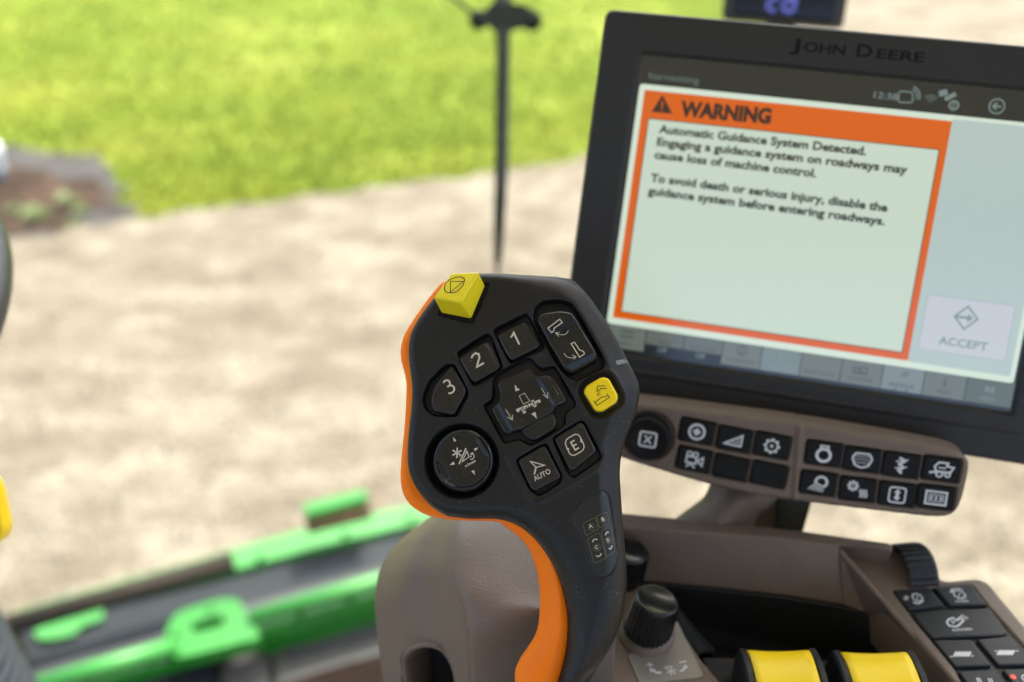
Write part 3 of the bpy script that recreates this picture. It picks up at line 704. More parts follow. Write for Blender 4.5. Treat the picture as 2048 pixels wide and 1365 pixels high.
a.put('digits', M_dig, F3, gl.o, z=1.2, lift=.1)
bm = bmesh.new(); cone(bm, F3.pt((pL + pR) / 2, pB_y - 2, -10), F3.pt((pL + pR) / 2, pB_y - 60, -14), .012, .012); bm_obj('support_rod', bm, M_bezel, Matrix.Identity(4), post, smooth=True)

# ================================================================== button bar below the display
F2 = Frame(at(1620, 940, .483), cam_vec(.9760, .1490, -.160), cam_vec(.12, -.96, -.22), .483 / .535)
bar = thing('button_bar', 'brown bar with rotary knob and two rows of black symbol buttons below the touch display', 'control panel', Matrix.Translation(at(1560, 1030, .55)))
z9 = Z(1220, 800, .4043); l2 = lambda x, y: F2.loc(x, y)
bar_px = [(1180, 800), (1273, 806), (1420, 824), (1584, 846), (1760, 875), (1892, 900), (1928, 914), (1939, 930), (1934, 965), (1922, 1008), (1905, 1030), (1870, 1036), (1780, 1027), (1624, 1008), (1520, 994), (1422, 972), (1341, 949), (1244, 918), (1190, 896), (1165, 850)]
dv0, dv1 = l2(1600, 862), l2(1590, 990)
def bar_top(x, y):
    e = (x - (dv0[0] + (dv1[0] - dv0[0]) * (y - dv0[1]) / (dv1[1] - dv0[1])))
    return 0.0 - .0007 * x * x * 0 + .9 * np.exp(-(e / 1.3) ** 2) - .5 * np.exp(-((e + 2.8) / 1.0) ** 2)
keys_px = [(1393.8, 863.9), (1468.6, 880), (1543.4, 892.2), (1387.8, 920.5), (1461.4, 936.6), (1537.4, 950.4), (1647.3, 908.3), (1724, 920.5), (1802.2, 931.4), (1883, 939.5), (1636.4, 967.8), (1715.3, 979.9), (1794.1, 990), (1871.7, 996)]
kc = [l2(*p) for p in keys_px]
kn_c = l2(1297, 872)
print('key spacing', kc[1][0] - kc[0][0], kc[0][1] - kc[3][1], kc[7][0] - kc[6][0], kc[6][1] - kc[10][1])
def slope(i):
    r = [0, 1, 2] if i < 3 else [3, 4, 5] if i < 6 else [6, 7, 8, 9] if i < 10 else [10, 11, 12, 13]
    return math.atan2(kc[r[-1]][1] - kc[r[0]][1], kc[r[-1]][0] - kc[r[0]][0])
def rotr(c, w, h, th):
    return [(c[0] + x * math.cos(th) - y * math.sin(th), c[1] + x * math.sin(th) + y * math.cos(th)) for x, y in ((-w, -h), (w, -h), (w, h), (-w, h))]
kw, kh = 9.3, 6.3
holes = [fillet(rotr(c, kw + .7, kh + .7, slope(i)), 2.0) for i, c in enumerate(kc)]
def bar_wells(X, Y, d, H):
    for c, p in zip(kc, holes):
        m = (abs(X - c[0]) < 16) & (abs(Y - c[1]) < 13)
        s_ = np.full(X.shape, -9.); 
        s_[m] = sdf(X[m], Y[m], p)[0]
        H = H - 2.2 * sst(-.3, .4, s_)
    return H - 2.5 * sst(14.6, 13.6, np.hypot(X - kn_c[0], Y - kn_c[1]))
Slab('housing', spline(F2.locs(bar_px), 4), M_brown2, F2, bar, top=bar_top, R=2.6, side=18, res=.6, wells=bar_wells)
key_proto = None
def ring(a, x, y, r, w, n=20): a.line(circ(x, y, r, n), w, True)
def ic_eye(a): ring(a, 0, 0, 4.0, 1.3); a.fill([(-2.3, 0), (0, 2.2), (2.3, 0), (0, -2.2)])
def ic_sig(a): a.line([(-4.8, -2.7), (3.8, -2.9), (3.8, 3.0)], 1.0, True); a.line([(-1, -1.2), (2.2, -1.2), (2.2, 1)], .6)
def ic_gear(a, x=0, y=0, r=3.1, n=8):
    ring(a, x, y, r, .9)
    for k in range(n):
        t = 2 * math.pi * k / n; a.line([(x + r * math.cos(t), y + r * math.sin(t)), (x + (r + 1.2) * math.cos(t), y + (r + 1.2) * math.sin(t))], 1.3)
    a.fill(circ(x, y, .9 * r / 3.1, 10))
def ic_cam(a): a.line(rect(-4, -1.8, 1.2, 1.8), 1.0, True); ring(a, -2.8, 3.2, 1.3, .8, 10); ring(a, .4, 3.2, 1.3, .8, 10); a.line([(1.8, 0), (4.6, 2.2), (4.6, -2.2)], .9, True); a.line([(-3.6, -4.4), (-1.4, -2), (1, -4.4)], .9)
def ic_eng(a): ring(a, 0, -.6, 3.4, 1.5); a.line(rect(-1.9, 3.0, 1.9, 4.4), .9, True)
def ic_grain(a):
    a.line(fillet([(-5, 1), (-3.4, 3.6), (3.4, 3.6), (5, 1), (3.4, -2.8), (0, -4.1), (-3.4, -2.8)], .8, 3), 1.0, True)
    for k in range(15): a.fill(circ(-3 + (k % 5) * 1.5, 2 - (k // 5) * 1.7, .42, 7))
def ic_crop(a): a.line(spline([(-1.6, 4.2), (1.6, 2.6), (-1.4, .8), (1.4, -.8), (-1.2, -2.4), (.8, -4.2)], 4, False), 1.0); a.line([(0, 4.4), (.4, -4.4)], .7); a.line([(-3, 2), (3, 3.6)], .6); a.line([(-3, -1.6), (3, -.4)], .6)
def ic_mach(a): a.line([(-3.6, 1.4), (-1.8, 3.8), (2.6, 3.8), (2.2, 2.2), (5.6, 1.8), (4.4, -1.0), (-2.6, -1.2)], 1.0, True); a.line([(-5.8, -2.2), (-2.6, -1.4)], 1.1); ring(a, -.8, -2.4, 1.5, .9, 12); ring(a, 3.2, -2.3, 1.2, .9, 12); a.line([(-1.6, 1), (2, 1)], .7)
def ic_lamp(a):
    a.line(circ(1.4, 1.2, 2.9, 14, -60, 200), 1.3); a.line([(-1.6, .6), (3, -1.4)], .8)
    for k in range(5): a.line([(-1.6 + k * 1.1, -.2 - .5 * k), (-4.8 + k * 1.7, -3.4 - .25 * k)], .7)
def ic_heat(a):
    ic_gear(a, -2.6, 2, 1.7, 8)
    for k in range(3): a.line(spline([(1.6 + k * 1.4, .6), (1.2 + k * 1.4, -.8), (2.0 + k * 1.4, -2.2), (1.4 + k * 1.4, -3.8)], 3, False), .8)
def ic_updn(a): a.line(fillet(rect(-4, -4.1, 4, 4.1), 1.6, 3), .9, True); a.fill([(-1.8, 1.2), (0, 3.2), (1.8, 1.2)]); a.fill([(-1.8, -1.2), (0, -3.2), (1.8, -1.2)]); a.line([(0, 1.4), (0, -1.4)], 1.6)
def ic_disp(a):
    a.line(rect(-5, -3.4, 5, 3.4), 1.1, True); a.line(rect(-3.4, -1.7, 3.4, 1.7), .5, True)
    for k in range(3): a.line([(-2.2 + k * 2.2, -1), (-2.2 + k * 2.2, 1)], .9); a.line([(-2.8 + k * 2.2, 0), (-1.6 + k * 2.2, 0)], .5)
icons = [ic_eye, ic_sig, ic_gear, ic_cam, None, None, ic_eng, ic_grain, ic_crop, ic_mach, ic_lamp, ic_heat, ic_updn, ic_disp]
for i, c in enumerate(kc):
    th = slope(i); fr = Frame(F2.pt(c[0], c[1], 0), F2.u * math.cos(th) + F2.w * math.sin(th), F2.w * math.cos(th) - F2.u * math.sin(th), F2.k)
    if key_proto is None:
        kp = Slab('push_key', fillet(rect(-kw, -kh, kw, kh), 1.6), M_panelkey, fr, bar, top=lambda x, y: .35 + .02 * np.abs(y) - .0012 * x * x, R=.8, side=2.2, res=.45)
        key_proto = kp; ko = kp.o
    else:
        ko = link('push_key', key_proto.o.data, fr.M, bar)
    if icons[i]:
        a = Art(); icons[i](a); a.V = [(x * 1.02, y * 1.02) for x, y in a.V]
        a.put('symbol', M_wprint, fr, ko, surf=key_proto, lift=.1)
# rotary knob of the bar
def knurled(name, fr, parent, r, h, n=36, depth=.5, material=M_gloss, taper=.0, cap_drop=.8):
    """ribbed knob along frame z, mm"""
    N = n * 4; V = []; F = []
    prof = [(0.0, 1.0, 1), (h * .05, 1.0, 1), (h * .84, 1.0 - taper, 1), (h * .95, .965 - taper, .5), (h, .90 - taper, 0), (h, .80 - taper, 0), (h - cap_drop, .74 - taper, 0), (h - cap_drop, .02, 0)]
    for z_, k, rib in prof:
        for i in range(N):
            t = 2 * math.pi * i / N; g = (.5 - .5 * math.cos(n * t)) ; g = g ** .6
            rr = r * k - depth * rib * g
            V.append((rr * math.cos(t), rr * math.sin(t), z_))
    for j in range(len(prof) - 1):
        for i in range(N): F.append([j * N + i, j * N + (i + 1) % N, (j + 1) * N + (i + 1) % N, (j + 1) * N + i])
    F.append([(len(prof) - 1) * N + i for i in range(N)])
    o = me(name, V, F, material, fr.M, parent)
    return o
fk = Frame(F2.pt(kn_c[0], kn_c[1], -1), F2.u, F2.w, F2.k)
ko = knurled('rotary_knob', fk, bar, 12.6, 8.5, 44, .5, M_panelkey, .03, .5)
a = Art(0); a.line(fillet(rect(-4.4, -4.0, 4.4, 4.0), 1.4, 4), 1.1, True); a.line([(-1.9, 2.2), (1.9, -2.2)], 1.0); a.line([(1.9, 2.2), (-1.9, -2.2)], 1.0)
a.put('symbol', M_wprint, fk, ko, z=8.0, lift=.06)

# ================================================================== arm that carries the display: flared shroud and olive post
def loft(name, rows, material, parent=None, thick=.003, nu=4, nv=4, keep=None):
    """smooth sheet through rows of points (px, py, depth) of the place, given real thickness"""
    R_ = [[Vector(at(*p)) for p in r] for r in rows]
    A_ = np.array([[list(v) for v in r] for r in R_])
    def up(A, n):
        N = A.shape[0]; out = []
        for i in range(N - 1):
            p0, p1, p2, p3 = A[max(i - 1, 0)], A[i], A[i + 1], A[min(i + 2, N - 1)]
            for k in range(n):
                t = k / n; out.append(.5 * ((2 * p1) + (-p0 + p2) * t + (2 * p0 - 5 * p1 + 4 * p2 - p3) * t * t + (-p0 + 3 * p1 - 3 * p2 + p3) * t ** 3))
        out.append(A[-1]); return np.array(out)
    A_ = up(A_, nv); A_ = np.swapaxes(up(np.swapaxes(A_, 0, 1), nu), 0, 1)
    n, m = A_.shape[:2]; V = A_.reshape(-1, 3)
    F = [[i * m + j, i * m + j + 1, (i + 1) * m + j + 1, (i + 1) * m + j] for i in range(n - 1) for j in range(m - 1)]
    if keep: F = [f for f in F if keep(V[f].mean(0))]
    o = me(name, V, F, material, None, parent, mm=False)
    if thick:
        md = o.modifiers.new('thickness', 'SOLIDIFY'); md.thickness = thick; md.offset = 0
    return o
arm = thing('display_arm', 'brown flared shroud and olive grey post carrying the display bar above the console', 'mounting arm', Matrix.Translation(at(1480, 1085, 0.5430)))
loft('shroud', [[(1428, 955, 0.5204), (1500, 970, 0.5113), (1560, 985, 0.5204)], [(1418, 985, 0.5204), (1490, 995, 0.5068), (1535, 1008, 0.5204)], [(1398, 1010, 0.5249), (1465, 1020, 0.5068), (1508, 1030, 0.5249)], [(1352, 1042, 0.5294), (1430, 1060, 0.5113), (1494, 1075, 0.5340)], [(1300, 1080, 0.5430), (1400, 1100, 0.5249), (1480, 1120, 0.5430)]], M_brown2, arm, .004)
def hexa(bm, pts8):
    vs = [bm.verts.new(p) for p in pts8]
    for f in ((0, 1, 2, 3), (4, 7, 6, 5), (0, 4, 5, 1), (1, 5, 6, 2), (2, 6, 7, 3), (3, 7, 4, 0)): bm.faces.new([vs[i] for i in f])
bm = bmesh.new()
hexa(bm, [at(1556, 960, 0.5249), at(1636, 960, 0.5204), at(1592, 1110, 0.5430), at(1545, 1105, 0.5475), at(1556, 960, 0.5611), at(1636, 960, 0.5566), at(1592, 1110, 0.5792), at(1545, 1105, 0.5837)])
bmesh.ops.bevel(bm, geom=list(bm.edges), offset=.002, segments=2, affect='EDGES')
bm_obj('post', bm, M_bezel2, None, arm, smooth=False)
bm = bmesh.new()
hexa(bm, [at(1500, 975, 0.5340), at(1566, 975, 0.5294), at(1552, 1110, 0.5521), at(1485, 1105, 0.5566), at(1500, 975, 0.5792), at(1566, 975, 0.5747), at(1552, 1110, 0.5973), at(1485, 1105, 0.6018)])
bm_obj('inner_post', bm, M_brown, None, arm, smooth=False)
bm = bmesh.new(); cone(bm, F1.pt(0, oB + 40, -30), at(1560, 990, 0.5611), .022, .018); bm_obj('neck', bm, M_bezel, None, arm, smooth=True)

# ================================================================== ARMREST CONSOLE with tray, knobs, wheel, keypad, paddles
con = thing('armrest_console', 'brown armrest console with black tray, ribbed knobs, yellow paddles and rubber keypad', 'console', Matrix.Translation(at(1600, 1500, .46)))
ZC = CAM.z - .385
def lv(px, py, z=ZC): return on_level(px, py, z)
def surf(name, rings, material, parent, closed=False, thick=.003, smooth=False, bevel=0):
    """faceted skin through rings of world points, then given thickness"""
    n = len(rings[0]); V = [tuple(p) for r in rings for p in r]; F = []
    for i in range(len(rings) - 1):
        for j in range(n if closed else n - 1):
            F.append([i * n + j, i * n + (j + 1) % n, (i + 1) * n + (j + 1) % n, (i + 1) * n + j])
    o = me(name, V, F, material, None, parent, smooth=smooth, mm=False)
    if thick: md = o.modifiers.new('t', 'SOLIDIFY'); md.thickness = thick; md.offset = 0
    if bevel: mb = o.modifiers.new('b', 'BEVEL'); mb.width = bevel; mb.segments = 3; mb.limit_method = 'ANGLE'; mb.angle_limit = math.radians(12)
    return o
# heights: rim of the far wall at ZC+.01, tray lip lower
up = .012
# far wall: ridge strip (top) and sloping inner face down to the tray lip; then the right frame
ridge_out = [lv(1120, 1022, ZC + .016), lv(1250, 1034, ZC + .016), lv(1420, 1050, ZC + .016), lv(1601, 1069, ZC + .016), lv(1786, 1093, ZC + .016)]
ridge_in = [lv(1120, 1046, ZC + .016), lv(1250, 1056, ZC + .016), lv(1420, 1068, ZC + .016), lv(1560, 1079, ZC + .016), lv(1676, 1093, ZC + .016)]
lip = [lv(1120, 1150, ZC - .012), lv(1301, 1161, ZC - .012), lv(1420, 1172, ZC - .012), lv(1560, 1187, ZC - .012), lv(1685, 1207, ZC - .012)]
back_low = [p + Vector((0, .012, -.12)) for p in ridge_out]
surf('rear_wall', [back_low, ridge_out, ridge_in, lip], M_brown, con, thick=.004, bevel=.0035)
# right frame: flat top strip between inner edge and outer edge, front to back
fr_in = [lv(1679, 1094, ZC + .015), lv(1756, 1186, ZC + .008), lv(1834, 1278, ZC + .003), lv(1915, 1374, ZC), lv(1990, 1462, ZC)]
fr_out = [lv(1790, 1094, ZC + .015), lv(1858, 1182, ZC + .008), lv(1905, 1250, ZC + .003), lv(1990, 1360, ZC), (lv(2060, 1450, ZC))]
lip2 = [lv(1686, 1208, ZC - .012), lv(1738, 1225, ZC - .014), lv(1790, 1267, ZC - .018), lv(1835, 1322, ZC - .022), lv(1880, 1390, ZC - .026)]
surf('side_slope', [fr_in, lip2], M_brown2, con, thick=.003, bevel=.002)
# keypad deck: one moulded plate
DK = Frame(lv(1900, 1250, ZC + .004), Vector((1, 0, 0)), Vector((0, 1, 0)))
deck_px = [(1679, 1094), (1786, 1094), (1850, 1130), (1888, 1162), (1956, 1156), (1976, 1164), (2048, 1250), (2110, 1330), (2200, 1450), (1985, 1470), (1915, 1374), (1834, 1278), (1756, 1186)]
kpl_px = [(1784, 1181), (1944, 1169), (1978, 1213), (2048, 1290), (2150, 1400), (1960, 1430), (1906, 1334), (1829, 1242)]
kpl = fillet(DK.locs(kpl_px), 2.0)
def deck_w(X, Y, d, H):
    s_, _, _ = sdf(X, Y, kpl); return H - 1.5 * sst(-.2, .6, s_)
Slab('keypad_deck', fillet(DK.locs(deck_px), 2.5), M_brown, DK, con, top=lambda x, y: 0 * x, R=1.6, side=30, res=.7, wells=deck_w)
# rubber keypad
pad = Slab('keypad', fillet(DK.locs(kpl_px), 2.0), M_keyrub, DK, con, top=lambda x, y: -1.0 + 0 * x, R=.6, side=3, res=1.0)
zk = Z(1760, 1080, .2088)
def kshape(pts, label=None, h=1.2):
    p = fillet(DK.locs(zk(pts)), .9, 3)
    k = Slab('rubber_key', p, M_keyrub, DK, con, top=lambda x, y: h - .5 + 0 * x, R=.7, side=2.0, res=.45)
    return k
k1 = kshape([(118, 486), (470, 466), (612, 640), (268, 682)])
k2 = kshape([(515, 462), (868, 434), (1030, 634), (668, 640)])
k3 = kshape([(300, 706), (1050, 660), (1225, 905), (1180, 928), (600, 945), (500, 955), (380, 815)])
k4 = kshape([(500, 965), (870, 962), (1070, 1215), (720, 1228)])
k5 = kshape([(920, 960), (1240, 930), (1460, 1210), (1130, 1212)])
k6 = kshape([(740, 1268), (1100, 1252), (1230, 1430), (880, 1450)])
k7 = kshape([(1165, 1250), (1480, 1235), (1620, 1410), (1300, 1425)])
def kart(k, fn, w=None, material=M_wprint):
    a = Art(0); fn(a, lambda x, y: DK.loc(1760 + .2088 * x, 1080 + .2088 * y, .6)); a.put('symbol', material, DK, k.o, surf=k, lift=.1)
def gearpx(a, L, cx, cy, r, w=.5):
    c = np.array(L(cx, cy)); R_ = abs(L(cx + r, cy)[0] - c[0]); ic = [];
    a.line(circ(c[0], c[1], R_, 18, ry=R_ * .95), w, True)
    for q in range(9):
        t = 2 * math.pi * q / 9; a.line([(c[0] + R_ * math.cos(t), c[1] + R_ * math.sin(t)), (c[0] + R_ * 1.3 * math.cos(t), c[1] + R_ * 1.3 * math.sin(t))], .7)
    a.line([c + (-R_ * .35, -R_ * .5), c + (R_ * .35, R_ * .5)], .4)
kart(k1, lambda a, L: (gearpx(a, L, 358, 555, 44), a.line(spline([L(315, 600), L(370, 612), L(415, 580)], 4, False), .9), [a.line([L(250 - 30 * math.cos(t), 560 - 25 * math.sin(t)), L(250 + 30 * math.cos(t), 560 + 25 * math.sin(t))], .3) for t in (0, .8, 1.6, 2.4)]))
kart(k2, lambda a, L: (gearpx(a, L, 758, 525, 50), a.line(spline([L(680, 492), L(730, 468), L(790, 478)], 4, False), .5), a.fill([L(662, 508), L(702, 500), L(688, 462)]), a.text('n/min', L(728, 602), L(852, 598), 1.7, .01)))
kart(k3, lambda a, L: (a.line([L(x, y) for x, y in ((700, 750), (655, 765), (640, 795), (660, 825), (715, 835), (750, 825), (800, 775), (765, 750), (735, 775))], .9, True), a.line([L(680, 775), L(715, 785), L(700, 805)], .4, True),
     [a.line([L(765 + 18 * q, 742 + 7 * q), L(790 + 18 * q, 720 + 9 * q)], .4) for q in range(4)], a.text('n/min', L(700, 880), L(885, 868), 2.0, .01)))
kart(k4, lambda a, L: ([a.line([L(708 + 32 * q, 1120), L(738 + 32 * q, 1075)], 1.1) for q in range(5)], a.line([L(668, 1122), L(695, 1122)], .5), a.line([L(868, 1115), L(895, 1115)], .5)))
kart(k5, lambda a, L: ([a.line([L(1125 + 32 * q, 1105), L(1155 + 32 * q, 1062)], 1.1) for q in range(5)], a.line([L(1095, 1068), L(1122, 1068)], .5), a.line([L(1298, 1068), L(1325, 1066)], .5)))
kart(k6, lambda a, L: (a.line([L(925, 1330), L(960, 1400)], .6), a.line([L(950, 1330), L(985, 1400)], .6), a.line([L(1035, 1330), L(1070, 1400)], .6), a.line([L(1060, 1330), L(1095, 1400)], .6), a.line([L(925, 1330), L(950, 1330)], .5)))
M_red = mat('red_indicator', (.5, .02, .01), rough=.3, emit=lin((240, 60, 40)), emit_s=.8)
kart(k7, lambda a, L: a.fill(circ(*L(1275, 1315), 1.3, 16)), material=M_red)
kart(k7, lambda a, L: (a.line(circ(*L(1400, 1330), 1.8, 14), .6, True)))
# thumb wheel: ribbed disc on edge
wc = lv(1826, 1134, ZC + .004); wax = (lv(1850, 1132, ZC) - lv(1800, 1136, ZC)).normalized()
wax = Vector((wax.x, wax.y, .15)).normalized()
fw = Frame(wc - wax * .0075 + Vector((0, 0, -.004)), Vector((0, 0, 1)).cross(wax) , Vector((0, 0, 1)))
if fw.n.dot(wax) < 0: fw = Frame(fw.o, -fw.u, fw.w)
knurled('thumb_wheel', fw, con, 15.5, 15, 26, 1.5, M_keyrub, 0, .6)
# grey label plate and the ledge under it (left part of the console)
LP = Frame(lv(1300, 1310, ZC + .002), Vector((1, 0, 0)), Vector((0, 1, 0)))
zl = Z(1220, 1140, .1648)
led_px = [(1215, 1180), (1262, 1150), (1345, 1216), (1352, 1240), (1402, 1313), (1452, 1372), (1500, 1460), (1180, 1460), (1180, 1340), (1205, 1290)]
Slab('ledge', fillet(LP.locs(led_px), 3), M_brown, LP, con, top=lambda x, y: -1.2 + 0 * x, R=1.5, side=40, res=.8)
pl_px = zl([(212, 1035), (262, 985), (560, 985), (672, 925), (722, 840), (792, 610), (822, 615), (1142, 1255), (1120, 1300), (385, 1380), (345, 1340)])
lpl = Slab('label_plate', fillet(LP.locs(pl_px), 1.6), M_greyplate, LP, con, top=lambda x, y: -.6 + 0 * x, R=.3, side=1.0, res=.5)
a = Art(0); L = lambda x, y: LP.loc(1220 + .1648 * x, 1140 + .1648 * y, -.6)
a.line([L(440, 1158), L(522, 1150)], .8); a.line([L(470, 1125), L(492, 1180)], .8); a.line(spline([L(625, 1245), L(570, 1250), L(525, 1225)], 4, False), 1.1); a.fill([L(475, 1188), L(492, 1248), L(562, 1215)])
a.line([L(840, 1128), L(925, 1112)], .8); a.line(spline([L(850, 1232), L(890, 1215), L(915, 1190)], 4, False), 1.1); a.fill([L(872, 1192), L(955, 1192), L(918, 1150)])
for q in range(3):
    c = np.array(L(742, 1232)); t = math.radians(20 + 60 * q); v = np.array([math.cos(t), math.sin(t)]) * 2.3; a.line([c - v, c + v], .6)
a.line(spline([L(760, 1180), L(710, 1172), L(670, 1190)], 4, False), .6); a.fill([L(650, 1190), L(690, 1212), L(690, 1172)])
a.put('symbol', M_wprint, LP, lpl.o, z=-.6, lift=.1)
# knobs
def knob_at(base, axis, r, h, parent, n=30):
    ax = Vector(axis).normalized(); f_ = Frame(base, ax.cross(Vector((0, 1, .3))), Vector((0, 1, .3)))
    u_ = Vector((1, 0, 0)) - ax * ax.x; f_ = Frame(base, u_, ax.cross(u_)); return knurled('ribbed_knob', f_, parent, r, h, n, .85, M_gloss, .07, .5)
kb = lv(1294, 1263, ZC + .003)
knob_at(kb, (.17, .10, 1), 11.6, 20.5, con, 30)
bm = bmesh.new(); cone(bm, kb - Vector((0, 0, .006)), kb + Vector((0, 0, .0015)), .0150, .0125, 40); bm_obj('knob_collar', bm, M_brown, None, con, smooth=True)
knob_at(lv(1240, 1160, ZC - .002), (.17, .10, 1), 11.6, 20.5, con, 30)
# tray: black bin between lip, side slope and the ledge
tray_top = [lv(1120, 1150, ZC - .0125)] + lip[1:] + lip2[1:]
def deeper(p, dz, dy=0, dx=0): return Vector((p.x + dx, p.y + dy, p.z - dz))
in1 = [deeper(p, .0, -.0015) for p in tray_top]
in2 = [deeper(p, .046, -.010, -.004 if i > 4 else 0) for i, p in enumerate(tray_top)]
surf('tray_wall', [in1, in2], M_tray, con, thick=.002, smooth=False, bevel=.001)
fl = Frame(lv(1550, 1300, ZC - .052), Vector((1, 0, 0)), Vector((0, 1, 0)))
Slab('tray_floor', [fl.loc(1200, 1150), fl.loc(1720, 1150), fl.loc(2000, 1480), fl.loc(1200, 1480)], M_tray, fl, con, top=lambda x, y: 0 * x, R=.5, side=4, res=4)
# tray's near-left rim, a sloping black strip beside the ledge
rim_a = [lv(1350, 1212, ZC - .001), lv(1378, 1258, ZC - .001), lv(1414, 1304, ZC - .001)]
rim_b = [lv(1362, 1226, ZC - .010), lv(1392, 1264, ZC - .010), lv(1430, 1306, ZC - .010)]
surf('tray_rim', [[deeper(p, .002, 0, -.004) for p in rim_a], rim_a, rim_b, [deeper(p, .03) for p in rim_b]], M_keyrub, con, thick=.002)
# floor block in front of the paddles
bm = bmesh.new(); hexa(bm, [lv(1405, 1316, ZC - .006), lv(1960, 1330, ZC - .03), lv(1990, 1480, ZC - .03), lv(1470, 1480, ZC - .006)] + [lv(1405, 1316, ZC - .04), lv(1960, 1330, ZC - .05), lv(1990, 1480, ZC - .05), lv(1470, 1480, ZC - .04)])
bm_obj('paddle_base', bm, M_tray, None, con)
# paddles: bent yellow caps between black cheeks
def paddle(xa, xb, ytop, yl0, yl1, label):
    Zp = ZC + .012
    pL_, pR_ = lv(xa, ytop, Zp), lv(xb, ytop, Zp); w = (pR_ - pL_)
    u = w.normalized(); fwd = Vector((-u.y, u.x, 0))
    prof = [(.003, -.030), (.0025, -.012), (.0015, -.004), (0, 0), (-.004, .0022), (-.012, .0030), (-.022, .0022), (-.032, -.001), (-.042, -.006)]
    V = []; n = 9
    pr = np.array(prof); prs = np.array(spline([tuple(p) for p in prof], 4, False))
    for a_, b_ in prs:
        for i in range(n):
            t = i / (n - 1); bulge = -.0010 * math.sin(math.pi * t)
            p = pL_ + w * t + fwd * (a_ * 1.0 ) + Vector((0, 0, b_ + bulge)); V.append(tuple(p))
    F = [[j * n + i, j * n + i + 1, (j + 1) * n + i + 1, (j + 1) * n + i] for j in range(len(prs) - 1) for i in range(n - 1)]
    root = me('paddle', V, F, M_yellow2, None, con, mm=False); root['label'] = label
    md = root.modifiers.new('t', 'SOLIDIFY'); md.thickness = .0025; md.offset = -1
    for sgn, p0 in ((-1, pL_), (1, pR_)):
        V = []; F = []
        outer = [(.0050, -.032), (.0050, -.010), (.0035, .0005), (.000, .0032), (-.006, .0050), (-.014, .0056), (-.024, .0045), (-.034, .0010), (-.044, -.005), (-.044, -.03)]
        o2 = spline(outer, 3, False); m_ = len(o2); th = .0032
        for k in range(3):
            s_ = (.0006, .0006 + th * .75, .0006 + th)[k]; ins = (0, 0, .0012)[k]
            for a_, b_ in o2: V.append(tuple(p0 + u * sgn * s_ + fwd * (a_ + (ins if a_ < -.02 else -ins)) + Vector((0, 0, b_ - ins))))
        for k in range(2):
            for i in range(m_ - 1): F.append([k * m_ + i, k * m_ + i + 1, (k + 1) * m_ + i + 1, (k + 1) * m_ + i])
        F.append(list(range(m_))); F.append([2 * m_ + i for i in range(m_)])
        o = me('cheek', V, F, M_black, None, root, mm=False, smooth=False)
paddle(1494, 1618, 1312, 0, 0, 'left yellow paddle')
paddle(1681, 1812, 1316, 0, 0, 'right yellow paddle with a black scuff')
# console body below everything (so the thing has a real mass under the top)
bm = bmesh.new(); hexa(bm, [lv(1140, 1100, ZC - .06), lv(1900, 1180, ZC - .06), lv(2150, 1480, ZC - .06), lv(1190, 1480, ZC - .06)] + [lv(1140, 1100, ZC - .06) - Vector((0, 0, .2)), lv(1900, 1180, ZC - .06) - Vector((0, 0, .2)), lv(2150, 1480, ZC - .06) - Vector((0, 0, .2)), lv(1190, 1480, ZC - .06) - Vector((0, 0, .2))])
bm_obj('console_body', bm, M_brown, None, con)

# ================================================================== LEVER HOUSING, the moulded brown shell the lever stands in
hs = thing('lever_housing', 'moulded brown shell with a grained top pad and dark slot behind the orange grip', 'housing', Matrix.Translation(at(1000, 1500, .47)))
rows = [
 [(868, 1034, .530), (890, 1026, .510), (915, 1020, .498), (930, 1016, .492), (960, 1012, .490), (1100, 1020, .492), (1240, 1030, .500)],
 [(826, 1066, .520), (858, 1060, .497), (885, 1055, .489), (912, 1052, .478), (945, 1052, .476), (1100, 1060, .478), (1240, 1075, .485)],
 [(790, 1100, .512), (835, 1095, .490), (868, 1092, .482), (905, 1090, .469), (940, 1090, .466), (1090, 1100, .467), (1240, 1120, .474)],
 [(764, 1145, .506), (815, 1140, .484), (855, 1138, .475), (903, 1138, .461), (942, 1138, .456), (1090, 1145, .456), (1240, 1170, .464)],
 [(755, 1195, .500), (808, 1192, .480), (858, 1190, .470), (914, 1190, .455), (952, 1190, .446), (1085, 1195, .445), (1235, 1220, .456)],
 [(757, 1240, .496), (812, 1238, .478), (868, 1236, .466), (926, 1236, .451), (960, 1232, .441), (1082, 1222, .437), (1232, 1240, .448)],
 [(762, 1290, .492), (818, 1286, .476), (882, 1284, .462), (934, 1280, .449), (962, 1262, .440), (1080, 1245, .438), (1230, 1265, .446)],
 [(768, 1340, .488), (826, 1336, .474), (892, 1332, .460), (938, 1325, .450), (960, 1318, .444), (1078, 1300, .445), (1228, 1310, .448)],
 [(778, 1400, .484), (836, 1396, .472), (900, 1392, .458), (940, 1390, .452), (962, 1385, .450), (1076, 1375, .452), (1228, 1380, .450)],
]
